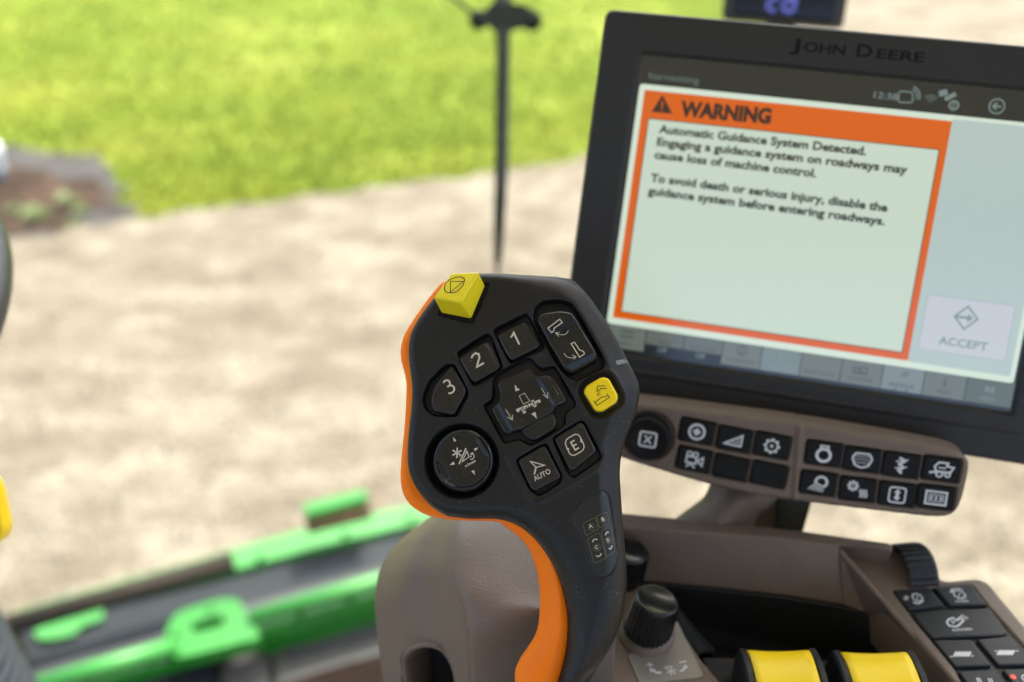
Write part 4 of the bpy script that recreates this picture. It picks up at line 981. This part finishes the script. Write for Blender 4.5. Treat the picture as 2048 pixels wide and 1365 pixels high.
# slot: dark recess with a soft brown rim, set into the lower left face
slot_px = [(808, 1335), (808, 1318), (824, 1302), (850, 1296), (876, 1302), (892, 1318), (902, 1342), (908, 1380), (905, 1420), (818, 1420), (812, 1375)]
fs = Frame(at(858, 1350, .4600), cam_vec(.95, .05, -.30), cam_vec(.0, -.95, .1))
slot = spline(fs.locs(slot_px, 2), 4)
cx_, cy_ = np.array(slot).mean(0)
def off(poly, k): 
    return [(cx_ + (x - cx_) * k, cy_ + (y - cy_) * k) for x, y in poly]
def px_of(p):
    v = Vector(p) - CAM; d = v.dot(FWD); return (1024 + FPX * v.dot(RIGHT) / d, 682.5 + FPX * v.dot(DOWN) / d)
hole = off(slot, 1.07)
def keep_shell(c):
    r_ = Vector(c) - CAM; t_ = (fs.o - CAM).dot(fs.n) / r_.dot(fs.n); q_ = CAM + r_ * t_ - fs.o
    s_, _, _ = sdf(np.array([q_.dot(fs.u) * 1000]), np.array([q_.dot(fs.w) * 1000]), hole); return s_[0] < 0
shell = loft('shell', rows, M_brown, hs, .003, 16, 16, keep=keep_shell)
V = []; n = len(slot)
for k, z_ in ((1.17, -2.6), (1.09, 1.2), (1.0, 1.0), (.94, -4), (.92, -30)): V += [(x, y, z_) for x, y in off(slot, k)]
F = [[j * n + i, j * n + (i + 1) % n, (j + 1) * n + (i + 1) % n, (j + 1) * n + i] for j in range(4) for i in range(n)]
me('slot_rim', V, F[:4 * n], M_brown, fs.M, hs)
V2 = [(x, y, z_) for k, z_ in ((.93, -28.0), (.90, -28.2)) for x, y in off(slot, k)]
me('slot_floor', V2, [list(range(n))], mat('slot_black', (.004, .004, .004), rough=.7), fs.M, hs, smooth=False)
# ================================================================== GROUND
def ground_mat(name, cols, scale, bump=.35, bscale=30, rough=.9, stretch=(1, 1, 1), detail=8, contrast=(.32, .68), fine=0.25, big=.5):
    m = bpy.data.materials.new(name); m.use_nodes = True; n = m.node_tree.nodes; l = m.node_tree.links; b = n['Principled BSDF']
    b.inputs['Roughness'].default_value = rough; b.inputs['Specular IOR Level'].default_value = .2
    tc = n.new('ShaderNodeTexCoord'); mp_ = n.new('ShaderNodeMapping'); mp_.inputs['Scale'].default_value = stretch; l.new(tc.outputs['Object'], mp_.inputs[0])
    t = n.new('ShaderNodeTexNoise'); t.inputs['Scale'].default_value = scale; t.inputs['Detail'].default_value = detail; t.inputs['Roughness'].default_value = .6; l.new(mp_.outputs[0], t.inputs['Vector'])
    r = n.new('ShaderNodeMapRange'); r.inputs[1].default_value, r.inputs[2].default_value = contrast; l.new(t.outputs[0], r.inputs[0])
    cr = n.new('ShaderNodeValToRGB'); l.new(r.outputs[0], cr.inputs[0]); e = cr.color_ramp.elements
    for i, (p, c) in enumerate(cols):
        el = e[i] if i < 2 else e.new(p)
        el.position = p; el.color = (*c, 1)
    t0 = n.new('ShaderNodeTexNoise'); t0.inputs['Scale'].default_value = scale * .28; t0.inputs['Detail'].default_value = 2; l.new(tc.outputs['Object'], t0.inputs['Vector'])
    ad = n.new('ShaderNodeMath'); ad.operation = 'MULTIPLY_ADD'; ad.inputs[1].default_value = big; l.new(t0.outputs[0], ad.inputs[0]); sb = n.new('ShaderNodeMath'); sb.operation = 'SUBTRACT'; sb.inputs[1].default_value = big * .5; l.new(t.outputs[0], sb.inputs[0]); l.new(sb.outputs[0], ad.inputs[2]); l.new(ad.outputs[0], r.inputs[0])
    t2 = n.new('ShaderNodeTexNoise'); t2.inputs['Scale'].default_value = bscale; t2.inputs['Detail'].default_value = 6; l.new(tc.outputs['Object'], t2.inputs['Vector'])
    mx = n.new('ShaderNodeMix'); mx.data_type = 'RGBA'; mx.blend_type = 'MULTIPLY'; mx.inputs[0].default_value = 1
    r2 = n.new('ShaderNodeMapRange'); r2.inputs[1].default_value = .3; r2.inputs[2].default_value = .7; r2.inputs[3].default_value = 1 - fine; r2.inputs[4].default_value = 1 + fine; l.new(t2.outputs[0], r2.inputs[0])
    l.new(cr.outputs[0], mx.inputs[6]); l.new(r2.outputs[0], mx.inputs[7]); l.new(mx.outputs[2], b.inputs['Base Color'])
    bp = n.new('ShaderNodeBump'); bp.inputs['Strength'].default_value = bump; bp.inputs['Distance'].default_value = .02; l.new(t2.outputs[0], bp.inputs['Height']); l.new(bp.outputs[0], b.inputs['Normal'])
    return m
M_turf = ground_mat('turf', [(0, (.080, .135, .008)), (1, (.215, .255, .038)), (.5, (.14, .19, .016))], 1.1, bscale=14, stretch=(.55, 1.3, 1))
M_gravel = ground_mat('gravel_surface', [(0, (.112, .093, .065)), (1, (.205, .181, .136)), (.35, (.136, .115, .082)), (.68, (.168, .146, .107))], 3.8, bscale=22, stretch=(.7, 1.25, 1), contrast=(.33, .63), fine=.22)
M_asph = ground_mat('asphalt_surface', [(0, (.040, .038, .036)), (1, (.075, .071, .066))], 3, bscale=50)
M_mulch = ground_mat('mulch_surface', [(0, (.016, .009, .005)), (1, (.062, .038, .023)), (.6, (.036, .022, .013))], 5, bscale=24, fine=.45)
M_blade = mat('grass_blade', (.12, .18, .010), rough=.6, spec=.2, tint2=(.27, .28, .028), noise_scale=1.1)
def sheet(name, poly, z, material, parent=None):
    V = [(p[0], p[1], z) for p in poly]
    bm = bmesh.new(); bm.faces.new([bm.verts.new(v) for v in V]); bmesh.ops.triangulate(bm, faces=bm.faces)
    m = bpy.data.meshes.new(name); bm.to_mesh(m); bm.free(); m.materials.append(material)
    if m.polygons and m.polygons[0].normal.z < 0: m.flip_normals()
    o = link(name, m, Matrix.Identity(4), parent); o['kind'] = 'structure'; return o
sheet('ground', [(-250, -250), (250, -250), (250, 350), (-250, 350)], 0.0, M_turf)
def g(px, py): p = on_level(px, py, 0); return (p.x, p.y)
edge_px = [(-700, 560), (-300, 500), (0, 460), (110, 455), (200, 452), (262, 440), (300, 437), (360, 428), (430, 416), (520, 404), (600, 396), (700, 382), (800, 370), (900, 357), (1000, 345), (1080, 332), (1160, 318), (1290, 250), (1400, 170), (1500, 105), (1600, 45), (1690, -10), (1800, -90)]
ed = spline([g(*p) for p in edge_px], 5, False)
ed = [(x + .05 * noise.noise(Vector((x * 3, y * 3, 1))), y + .07 * noise.noise(Vector((x * 4, y * 4, 5)))) for x, y in ed]
edge_line = ed
sheet('gravel_yard', ed + [(60, 60), (60, -60), (-60, -60), (-60, ed[0][1])], .004, M_gravel)
asp = spline([g(*p) for p in [(-500, 330), (-60, 300), (60, 304), (170, 312), (222, 330), (238, 375), (250, 405), (235, 440), (150, 458), (0, 466), (-500, 540)]], 4)
rg = lambda P, a: [(x + a * noise.noise(Vector((x * 5, y * 5, 2))), y + a * noise.noise(Vector((x * 5, y * 5, 9)))) for x, y in P]
asp = rg(asp, .22)
sheet('asphalt_pad', asp, .008, M_asph)
mu = spline([g(*p) for p in [(-300, 360), (0, 346), (80, 338), (150, 348), (200, 372), (222, 402), (215, 430), (120, 450), (0, 456), (-300, 510)]], 4)
mu = rg(mu, .30)
sheet('mulch_bed', mu, .012, M_mulch)
def inpoly(x, y, poly):
    c = False; n = len(poly)
    for i in range(n):
        ax, ay = poly[i]; bx_, by_ = poly[i - 1]
        if (ay > y) != (by_ > y) and x < (bx_ - ax) * (y - ay) / (by_ - ay) + ax: c = not c
    return c
yard = ed + [(60, 60), (60, -60), (-60, -60), (-60, ed[0][1])]
# grass blades over the turf in view (denser near the edge)
rs = np.random.RandomState(3); V = []; F = []
cnt = 0
while cnt < 42000:
    px, py = rs.uniform(-60, 1750), rs.uniform(-60, 470) ; p = on_level(px, py, 0); x, y = p.x, p.y
    if py > 300 and rs.rand() < .0: continue
    if inpoly(x, y, yard) or inpoly(x, y, asp): continue
    h = rs.uniform(.018, .04); w = rs.uniform(.006, .012); t = rs.uniform(0, 6.28); lx, ly = rs.normal(0, .022, 2)
    k = len(V); V += [(x - w * math.cos(t), y - w * math.sin(t), 0), (x + w * math.cos(t), y + w * math.sin(t), 0), (x + lx, y + ly, h)]; F.append([k, k + 1, k + 2]); cnt += 1
o = me('grass', V, F, M_blade, None, None, smooth=False, mm=False); o['kind'] = 'stuff'
o['label'] = 'short bright green lawn grass beyond the gravel'; o['category'] = 'grass'
# loose stones over the gravel
V = []; F = []; 
base = [(1, 0, 0), (0, 1, 0), (-1, 0, 0), (0, -1, 0), (0, 0, .7)]
for _ in range(9000):
    px, py = rs.uniform(-40, 2100), rs.uniform(300, 1250); p = on_level(px, py, 0); x, y = p.x, p.y
    if not inpoly(x, y, yard) or inpoly(x, y, asp): continue
    r = rs.uniform(.006, .018); k = len(V); t = rs.uniform(0, 6.28)
    for bx_, by_, bz_ in base: V.append((x + r * (bx_ * math.cos(t) - by_ * math.sin(t)) * rs.uniform(.7, 1.2), y + r * (bx_ * math.sin(t) + by_ * math.cos(t)) * rs.uniform(.6, 1.2), .004 + r * bz_))
    F += [[k, k + 1, k + 4], [k + 1, k + 2, k + 4], [k + 2, k + 3, k + 4], [k + 3, k, k + 4]]
o = me('loose_gravel', V, F, mat('pale_stone', (.10, .088, .068), rough=.9, tint2=(.19, .17, .13), noise_scale=9), None, None, smooth=False, mm=False); o['kind'] = 'stuff'
o['label'] = 'small loose stones on the pale gravel yard'; o['category'] = 'gravel'
# weeds in the mulch: a few leafy plants
M_weed = mat('weed_leaf', (.07, .11, .02), rough=.6, tint2=(.12, .16, .04), noise_scale=30)
for i, (px, py, s_) in enumerate([(70, 436, .10), (138, 405, .10), (160, 430, .07), (30, 425, .07)]):
    p = on_level(px, py, .012); V = []; F = []
    for k in range(46):
        t = rs.uniform(0, 6.28); r0 = rs.uniform(0, .5) * s_; L_ = rs.uniform(.4, 1.0) * s_ * .8; z_ = rs.uniform(.01, .5) * s_; w = L_ * .22
        c = Vector((p.x + r0 * math.cos(t), p.y + r0 * math.sin(t), z_)); d = Vector((math.cos(t), math.sin(t), rs.uniform(.1, .8))).normalized(); s2 = d.cross(Vector((0, 0, 1))).normalized()
        q = len(V); V += [tuple(c), tuple(c + d * L_ * .5 + s2 * w), tuple(c + d * L_), tuple(c + d * L_ * .5 - s2 * w)]; F.append([q, q + 1, q + 2, q + 3])
    o = me('weed', V, F, M_weed, None, None, smooth=False, mm=False); o['category'] = 'plant'; o['group'] = 'green weeds growing in the mulch bed'
    o['label'] = ['small green weed at the near edge of the mulch bed', 'leafy green weed in the middle of the mulch bed', 'smallest weed at the right hand end of the mulch bed', 'low weed at the far left of the mulch bed'][i]
# white rounded post at the left edge
p = on_level(-2, 362, 0)
wb = thing('white_bollard', 'short white rounded post beside the mulch bed at the left edge', 'bollard', Matrix.Translation(p))
bm = bmesh.new(); cone(bm, p, p + Vector((0, 0, .17)), .06, .06, 24); bm_obj('post', bm, mat('grey_blue_post', (.30, .35, .38), rough=.5), None, wb, smooth=True)
bm = bmesh.new(); bmesh.ops.create_uvsphere(bm, u_segments=24, v_segments=16, radius=.08, matrix=Matrix.Translation(p + Vector((0, 0, .22)))); bm_obj('white_cap', bm, mat('white_paint', (.80, .82, .84), rough=.35), None, wb, smooth=True)

# ================================================================== HARVESTER FRONT seen below the windscreen
ZH = 1.30
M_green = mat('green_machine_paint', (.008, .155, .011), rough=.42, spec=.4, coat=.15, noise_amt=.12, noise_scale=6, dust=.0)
M_greenl = mat('pale_green_lit_paint', (.030, .205, .032), rough=.45, noise_amt=.12, noise_scale=6)  # paler copy of the green paint, sunlight put into the colour
M_steel = mat('grey_painted_steel', (.020, .025, .029), rough=.6, spec=.15, noise_amt=.12, noise_scale=9)
M_dsteel = mat('dark_steel', (.030, .033, .034), rough=.55, noise_amt=.2)
M_tube = mat('brown_grey_tube', (.030, .025, .020), rough=.7, spec=.1, noise_amt=.1)
M_rust = mat('rusty_brown_steel', (.13, .075, .04), rough=.7, noise_amt=.2)
M_lsteel = mat('light_grey_steel', (.058, .061, .057), rough=.6, spec=.2, noise_amt=.1, noise_scale=5)
hd = thing('harvester_front', 'green and grey harvester front frame with long tube and lifting eye below the windscreen', 'farm machine', Matrix.Translation(on_level(400, 1240, 0)))
def hprism(name, pts, z, th, material, bevel=.006):
    P = [on_level(x, y, z) for x, y in pts]; n = len(P)
    bm = bmesh.new(); a_ = [bm.verts.new(p) for p in P]; b_ = [bm.verts.new(p - Vector((0, 0, th))) for p in P]
    bm.faces.new(a_); bm.faces.new(b_[::-1])
    for i in range(n): bm.faces.new([a_[i], b_[i], b_[(i + 1) % n], a_[(i + 1) % n]])
    if bevel: bmesh.ops.bevel(bm, geom=list(bm.edges), offset=bevel, segments=2, affect='EDGES')
    return bm_obj(name, bm, material, None, hd)
def tube(name, p, q, r, material, parent=None, n=20):
    bm = bmesh.new(); cone(bm, p, q, r, r, n); return bm_obj(name, bm, material, None, parent if parent is not None else hd, smooth=True)
# rear green beam (top edge from lower left to right)
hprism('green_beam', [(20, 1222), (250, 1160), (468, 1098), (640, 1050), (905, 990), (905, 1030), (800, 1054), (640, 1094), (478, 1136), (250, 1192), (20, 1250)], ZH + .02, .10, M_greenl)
hprism('bracket_block', [(604, 1008), (728, 977), (738, 996), (612, 1030)], ZH + .14, .02, M_green, .002)
hprism('bracket_base', [(606, 1020), (736, 990), (742, 1020), (612, 1052)], ZH + .115, .03, M_rust, .002)
tube('long_tube', on_level(22, 1250, ZH + .10), on_level(468, 1122, ZH + .10), .0215, M_tube)
hprism('tube_bracket', [(4, 1224), (26, 1222), (34, 1300), (8, 1306)], ZH + .09, .12, M_tube)
# grey plate
hprism('grey_plate', [(26, 1262), (250, 1200), (470, 1142), (640, 1098), (905, 1032), (905, 1110), (700, 1168), (480, 1232), (300, 1296), (46, 1372)], ZH, .01, M_steel, .002)
hprism('dark_seam', [(60, 1342), (300, 1276), (480, 1214), (700, 1152), (905, 1098), (905, 1125), (700, 1180), (480, 1246), (300, 1306), (64, 1368)], ZH + .012, .004, M_dsteel, 0)
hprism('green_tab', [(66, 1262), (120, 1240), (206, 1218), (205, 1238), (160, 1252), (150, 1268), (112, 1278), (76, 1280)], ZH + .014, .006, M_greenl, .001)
# bright front rail and its lower face
hprism('front_rail', [(40, 1372), (340, 1282), (520, 1222), (765, 1148), (910, 1108), (910, 1150), (770, 1188), (520, 1262), (340, 1322), (60, 1400)], ZH + .045, .035, M_green, .005)
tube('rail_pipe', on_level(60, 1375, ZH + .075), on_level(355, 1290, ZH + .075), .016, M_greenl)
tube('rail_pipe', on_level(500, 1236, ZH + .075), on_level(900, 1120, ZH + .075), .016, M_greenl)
hprism('lower_rail', [(510, 1262), (770, 1186), (910, 1150), (910, 1180), (770, 1218), (640, 1256), (520, 1284)], ZH - .02, .05, M_green, .004)
# lifting eye: ring plate with a slot
ZE = ZH + .07
outer = spline([tuple(on_level(x, y, ZE)[:2]) for x, y in [(330, 1290), (338, 1250), (358, 1226), (400, 1210), (448, 1198), (478, 1203), (492, 1228), (512, 1255), (514, 1276), (470, 1288), (420, 1300), (372, 1312), (345, 1312)]], 4)
inner = spline([tuple(on_level(x, y, ZE)[:2]) for x, y in [(380, 1256), (390, 1246), (415, 1238), (440, 1232), (450, 1238), (444, 1250), (420, 1258), (392, 1264)]], 6)
n = len(outer); cI = np.array(inner).mean(0)
inn = []
for x, y in outer:   # match points by angle
    an = math.atan2(y - cI[1], x - cI[0]); best = min(inner, key=lambda q: abs((math.atan2(q[1] - cI[1], q[0] - cI[0]) - an + math.pi) % (2 * math.pi) - math.pi)); inn.append(best)
V = [(x, y, ZE) for x, y in outer] + [(x, y, ZE) for x, y in inn] + [(x, y, ZE - .035) for x, y in outer] + [(x, y, ZE - .03) for x, y in inn]
F = [[i, (i + 1) % n, n + (i + 1) % n, n + i] for i in range(n)] + [[i, 2 * n + i, 2 * n + (i + 1) % n, (i + 1) % n] for i in range(n)] + [[n + i, n + (i + 1) % n, 3 * n + (i + 1) % n, 3 * n + i] for i in range(n)] + [[3 * n + i for i in range(n)]]
me('lifting_eye', V, F, M_green, None, hd, smooth=False, mm=False)
# grey deck nearest the cab, with seams
for k, q in enumerate([[(60, 1380), (330, 1330), (430, 1312), (436, 1500), (-40, 1500)], [(440, 1310), (536, 1290), (546, 1500), (446, 1500)], [(548, 1288), (640, 1264), (905, 1196), (905, 1500), (558, 1500)]]):
    hprism('deck_panel', q, ZH - .06, .02, M_lsteel if k else M_steel, .004)
hprism('under_plate', [(40, 1370), (905, 1150), (905, 1500), (-60, 1500)], ZH - .10, .02, M_dsteel, 0)
hprism('dark_gap', [(560, 1296), (905, 1200), (905, 1235), (575, 1325)], ZH - .055, .004, M_dsteel, 0)
for (x, y, z_) in [(110, 1222, .02), (300, 1168, .02), (520, 1118, .02), (690, 1070, .02), (820, 1035, .02), (180, 1350, .045), (300, 1316, .045), (600, 1230, .045), (700, 1200, .045), (350, 1270, .09), (485, 1285, .09), (420, 1220, .09)]:
    b0 = on_level(x, y, ZH + z_); bm = bmesh.new(); cone(bm, b0, b0 + Vector((0, 0, .010)), .009, .008, 6); bm_obj('bolt', bm, M_green, None, hd)
# ================================================================== ribbed step mat at the cab's front sill
mt = thing('ribbed_mat', 'brown ribbed rubber mat on the cab sill below the windscreen', 'mat', Matrix.Translation(on_level(680, 1400, 1.84)))
MF = Frame(on_level(680, 1380, 1.84), (on_level(760, 1312, 1.84) - on_level(570, 1366, 1.84)), Vector((0, 1, 0)))
mp_ = [MF.loc(*q) for q in ((556, 1372), (745, 1312), (830, 1290), (840, 1480), (560, 1480))]
M_mat = mat('brown_rubber', (.022, .015, .011), rough=.9, spec=.08, noise_amt=.1)
Slab('mat', mp_, M_mat, MF, mt, top=lambda x, y: 3.0 * (np.sin(y * 2 * math.pi / 11.0) > 0), R=1.0, side=10, res=2.2)

# ================================================================== steering wheel, column boot and lever at the left edge
sw = thing('steering_wheel', 'black steering wheel rim at the left edge', 'steering wheel', Matrix.Translation(at(-330, 560, .55)))
n_w = cam_vec(-.10, -.64, -.76); uw = (cam_vec(1, 0, 0) - n_w * cam_vec(1, 0, 0).dot(n_w)).normalized()
a_r = .185; rimx = at(-42, 690, .55); WF = Frame(rimx - uw * a_r, uw, n_w.cross(uw))
V = []; F = []; NU, NV = 96, 16
for i in range(NU):
    t = 2 * math.pi * i / NU
    for j in range(NV):
        s_ = 2 * math.pi * j / NV; rr = a_r + .0155 * math.cos(s_) - .0075
        V.append((rr * math.cos(t), rr * math.sin(t), .013 * math.sin(s_)))
for i in range(NU):
    for j in range(NV): F.append([i * NV + j, ((i + 1) % NU) * NV + j, ((i + 1) % NU) * NV + (j + 1) % NV, i * NV + (j + 1) % NV])
M_rim = mat('grey_black_leather', (.022, .026, .028), rough=.42, bump=.2, bump_scale=900)
me('rim', V, F, M_rim, WF.M, sw, mm=False)
bm = bmesh.new(); cone(bm, WF.pt(0, 0, -30), WF.pt(0, 0, 8), .045, .04, 32); bm_obj('hub', bm, M_rim, None, sw, smooth=True)
for t in (100, 180 + 35, -35 - 60):
    e = WF.pt(178 * math.cos(math.radians(t)), 178 * math.sin(math.radians(t)), 0); bm = bmesh.new(); cone(bm, WF.pt(0, 0, -8), e, .012, .009, 12); bm_obj('spoke', bm, M_rim, None, sw, smooth=True)
cl = thing('steering_column', 'dark pleated steering column boot at the lower left corner', 'steering column', Matrix.Translation(at(-150, 1500, .75)))
cb, ct = at(-140, 1580, .80), at(-230, 1230, .72); axc = (ct - cb)
V = []; F = []; fc = Frame(cb, axc.orthogonal(), axc.cross(axc.orthogonal())); L_ = axc.length * 1000
fc = Frame(cb, uw - axc.normalized() * uw.dot(axc.normalized()), axc.normalized().cross(uw - axc.normalized() * uw.dot(axc.normalized())))
NZ, NA = 90, 48
for i in range(NZ + 1):
    z_ = L_ * i / NZ; r0 = 100 - 36 * i / NZ
    for j in range(NA):
        t = 2 * math.pi * j / NA; rr = r0 + 3.2 * math.sin(i * .95); V.append((rr * math.cos(t), rr * math.sin(t), z_))
for i in range(NZ):
    for j in range(NA): F.append([i * NA + j, i * NA + (j + 1) % NA, (i + 1) * NA + (j + 1) % NA, (i + 1) * NA + j])
me('pleated_boot', V, F, mat('navy_black_rubber', (.014, .022, .032), rough=.45), fc.M, cl)
bm = bmesh.new(); cone(bm, ct, WF.pt(0, 0, -30), .05, .035, 32); bm_obj('column', bm, M_rim, None, cl, smooth=True)
ly = thing('column_lever', 'yellow tipped column lever at the left edge below the steering wheel', 'lever', Matrix.Translation(at(-40, 1020, .60)))
YF = Frame(at(-20, 1030, .58), cam_vec(1, .0, -.1), cam_vec(.0, -1, -.2))
Slab('grip', spline(YF.locs([(x - 20, y) for x, y in [(-30, 972), (-8, 966), (6, 985), (16, 1030), (22, 1062), (16, 1085), (2, 1092), (-30, 1080)]]), 4), M_yellow2, YF, ly, top=lambda x, y: 0 * x, R=2.5, side=9, res=.6)
bm = bmesh.new(); cone(bm, YF.pt(-6, 0, -4), at(-220, 1000, .62), .006, .006, 16); bm_obj('stalk', bm, M_rim, None, ly, smooth=True)

# ================================================================== windscreen wiper, outside the glass
wp = thing('windscreen_wiper', 'dark vertical wiper arm with pivot bracket on the windscreen', 'wiper', Matrix.Translation(at(1010, -60, 1.20)))
M_wip = mat('dark_green_black_metal', (.004, .0075, .006), rough=.7, spec=.12)
def taperbar(name, stations, material, parent, depth_th=.012):
    """stations: (px, py, depth, half width m)"""
    bm = bmesh.new(); prev = None
    for (x, y, dp, w) in stations:
        c = at(x, y, dp); rg = [bm.verts.new(c + RIGHT * sx * w + FWD * sz * depth_th / 2) for sx, sz in ((-1, -.4), (-.5, -1), (.5, -1), (1, -.4), (1, 1), (-1, 1))]
        if prev:
            for i in range(6): bm.faces.new([prev[i], prev[(i + 1) % 6], rg[(i + 1) % 6], rg[i]])
        else: bm.faces.new(rg[::-1])
        prev = rg
    bm.faces.new(prev); return bm_obj(name, bm, material, None, parent, smooth=True)
taperbar('arm', [(1007, -60, 1.21, .0120), (1006, 40, 1.20, .0100), (1005, 90, 1.19, .0078), (1003, 200, 1.18, .0070), (1000, 340, 1.17, .0060), (996, 430, 1.16, .0048), (995, 520, 1.155, .0040), (995, 532, 1.155, .0026), (995, 552, 1.153, .0022)], M_wip, wp)
taperbar('blade', [(1016, -60, 1.235, .004), (1014, 90, 1.215, .004), (1010, 340, 1.19, .004), (999, 520, 1.17, .003)], mat('black_wiper_rubber', (.008, .009, .009), rough=.6), wp, .008)
bm = bmesh.new()
for (x, y, r, l_) in ((958, 40, .012, .03), (1064, 42, .0125, .03)):
    c = at(x, y, 1.20); bmesh.ops.create_uvsphere(bm, u_segments=20, v_segments=12, radius=r, matrix=Matrix.Translation(c))
vs = []
for x, y in ((985, 4), (1045, 8), (1072, 26), (1062, 56), (1030, 60), (1010, 74), (992, 66), (975, 52), (950, 52), (946, 36), (965, 28)): vs.append((x, y))
q0 = [bm.verts.new(at(x, y, 1.190)) for x, y in vs]; q1_ = [bm.verts.new(at(x, y, 1.215)) for x, y in vs]
bm.faces.new(q0); bm.faces.new(q1_[::-1])
for i in range(len(vs)): bm.faces.new([q0[i], q1_[i], q1_[(i + 1) % len(vs)], q0[(i + 1) % len(vs)]])
bm_obj('pivot_bracket', bm, M_wip, None, wp)
taperbar('washer_pipe', [(898, -12, 1.21, .0035), (925, 10, 1.205, .0035), (955, 36, 1.20, .004)], M_wip, wp, .007)

# ================================================================== CAB: curved windscreen, unseen pillars, roof, rear wall, side sills
cab = thing('operator_cab', 'pale lined cab, mostly unseen, round the controls with a large curved windscreen', 'cab', Matrix.Translation((0, 0, 1.8)))
M_cab = mat('pale_bounce_trim', (.30, .28, .25), rough=.7, noise_amt=.08)  # unseen trim, lightened to bounce daylight onto the controls
M_head = mat('beige_bounce_liner', (.76, .72, .64), rough=.9, noise_amt=.05)  # out of view, pale to throw ground light back into the cab
def glass_mat(name, tint=(.93, .965, .94)):
    m = bpy.data.materials.new(name); m.use_nodes = True; n = m.node_tree.nodes; l = m.node_tree.links; n.clear()
    out = n.new('ShaderNodeOutputMaterial'); mx = n.new('ShaderNodeMixShader'); tr_ = n.new('ShaderNodeBsdfTransparent'); gl_ = n.new('ShaderNodeBsdfGlossy'); fz = n.new('ShaderNodeFresnel'); fz.inputs[0].default_value = 1.25
    tr_.inputs[0].default_value = (*tint, 1); gl_.inputs['Roughness'].default_value = .02
    l.new(fz.outputs[0], mx.inputs[0]); l.new(tr_.outputs[0], mx.inputs[1]); l.new(gl_.outputs[0], mx.inputs[2]); l.new(mx.outputs[0], out.inputs[0]); return m
M_glass = glass_mat('clear_windscreen_glass')
V = []; F = []; nx_, nz_ = 32, 12
for j in range(nz_ + 1):
    for i in range(nx_ + 1):
        t = -1 + 2 * i / nx_; z_ = 1.72 + (3.56 - 1.72) * j / nz_
        V.append((.93 * t, .62 + .43 * math.sqrt(max(0, 1 - (abs(t) ** 2.4) * .96)) + .0 * z_, z_))
for j in range(nz_):
    for i in range(nx_): F.append([j * (nx_ + 1) + i, j * (nx_ + 1) + i + 1, (j + 1) * (nx_ + 1) + i + 1, (j + 1) * (nx_ + 1) + i])
me('windscreen', V, F, M_glass, None, cab, mm=False)
def box(name, x0, x1, y0, y1, z0_, z1_, material, parent=cab, bevel=.01):
    bm = bmesh.new(); hexa(bm, [(x0, y0, z0_), (x1, y0, z0_), (x1, y1, z0_), (x0, y1, z0_), (x0, y0, z1_), (x1, y0, z1_), (x1, y1, z1_), (x0, y1, z1_)])
    if bevel: bmesh.ops.bevel(bm, geom=list(bm.edges), offset=bevel, segments=2, affect='EDGES')
    return bm_obj(name, bm, material, None, parent)
box('roof', -1.0, 1.0, -1.05, 1.05, 3.57, 3.70, M_head)  # unseen roof, put in to keep sun and sky off the controls
for x in (-.96, .96): box('pillar', x - .04, x + .04, .70, .80, 1.72, 3.57, M_cab)
for x in (-.95, .95): box('pillar', x - .05, x + .05, -1.03, -.90, 1.72, 3.57, M_cab)
box('rear_wall', -.90, .90, -1.02, -.96, 1.72, 2.72, M_cab)  # out of view; opening above it placed for a sky reflection in the screen
box('rear_header', -.90, .90, -1.02, -.96, 3.42, 3.57, M_cab)
for x in (-.97, .97): box('side_sill', x - .02, x + .02, -.9, .70, 1.72, 2.25, M_cab)
box('cab_floor', -.98, .98, -1.03, .60, 1.68, 1.72, M_cab)
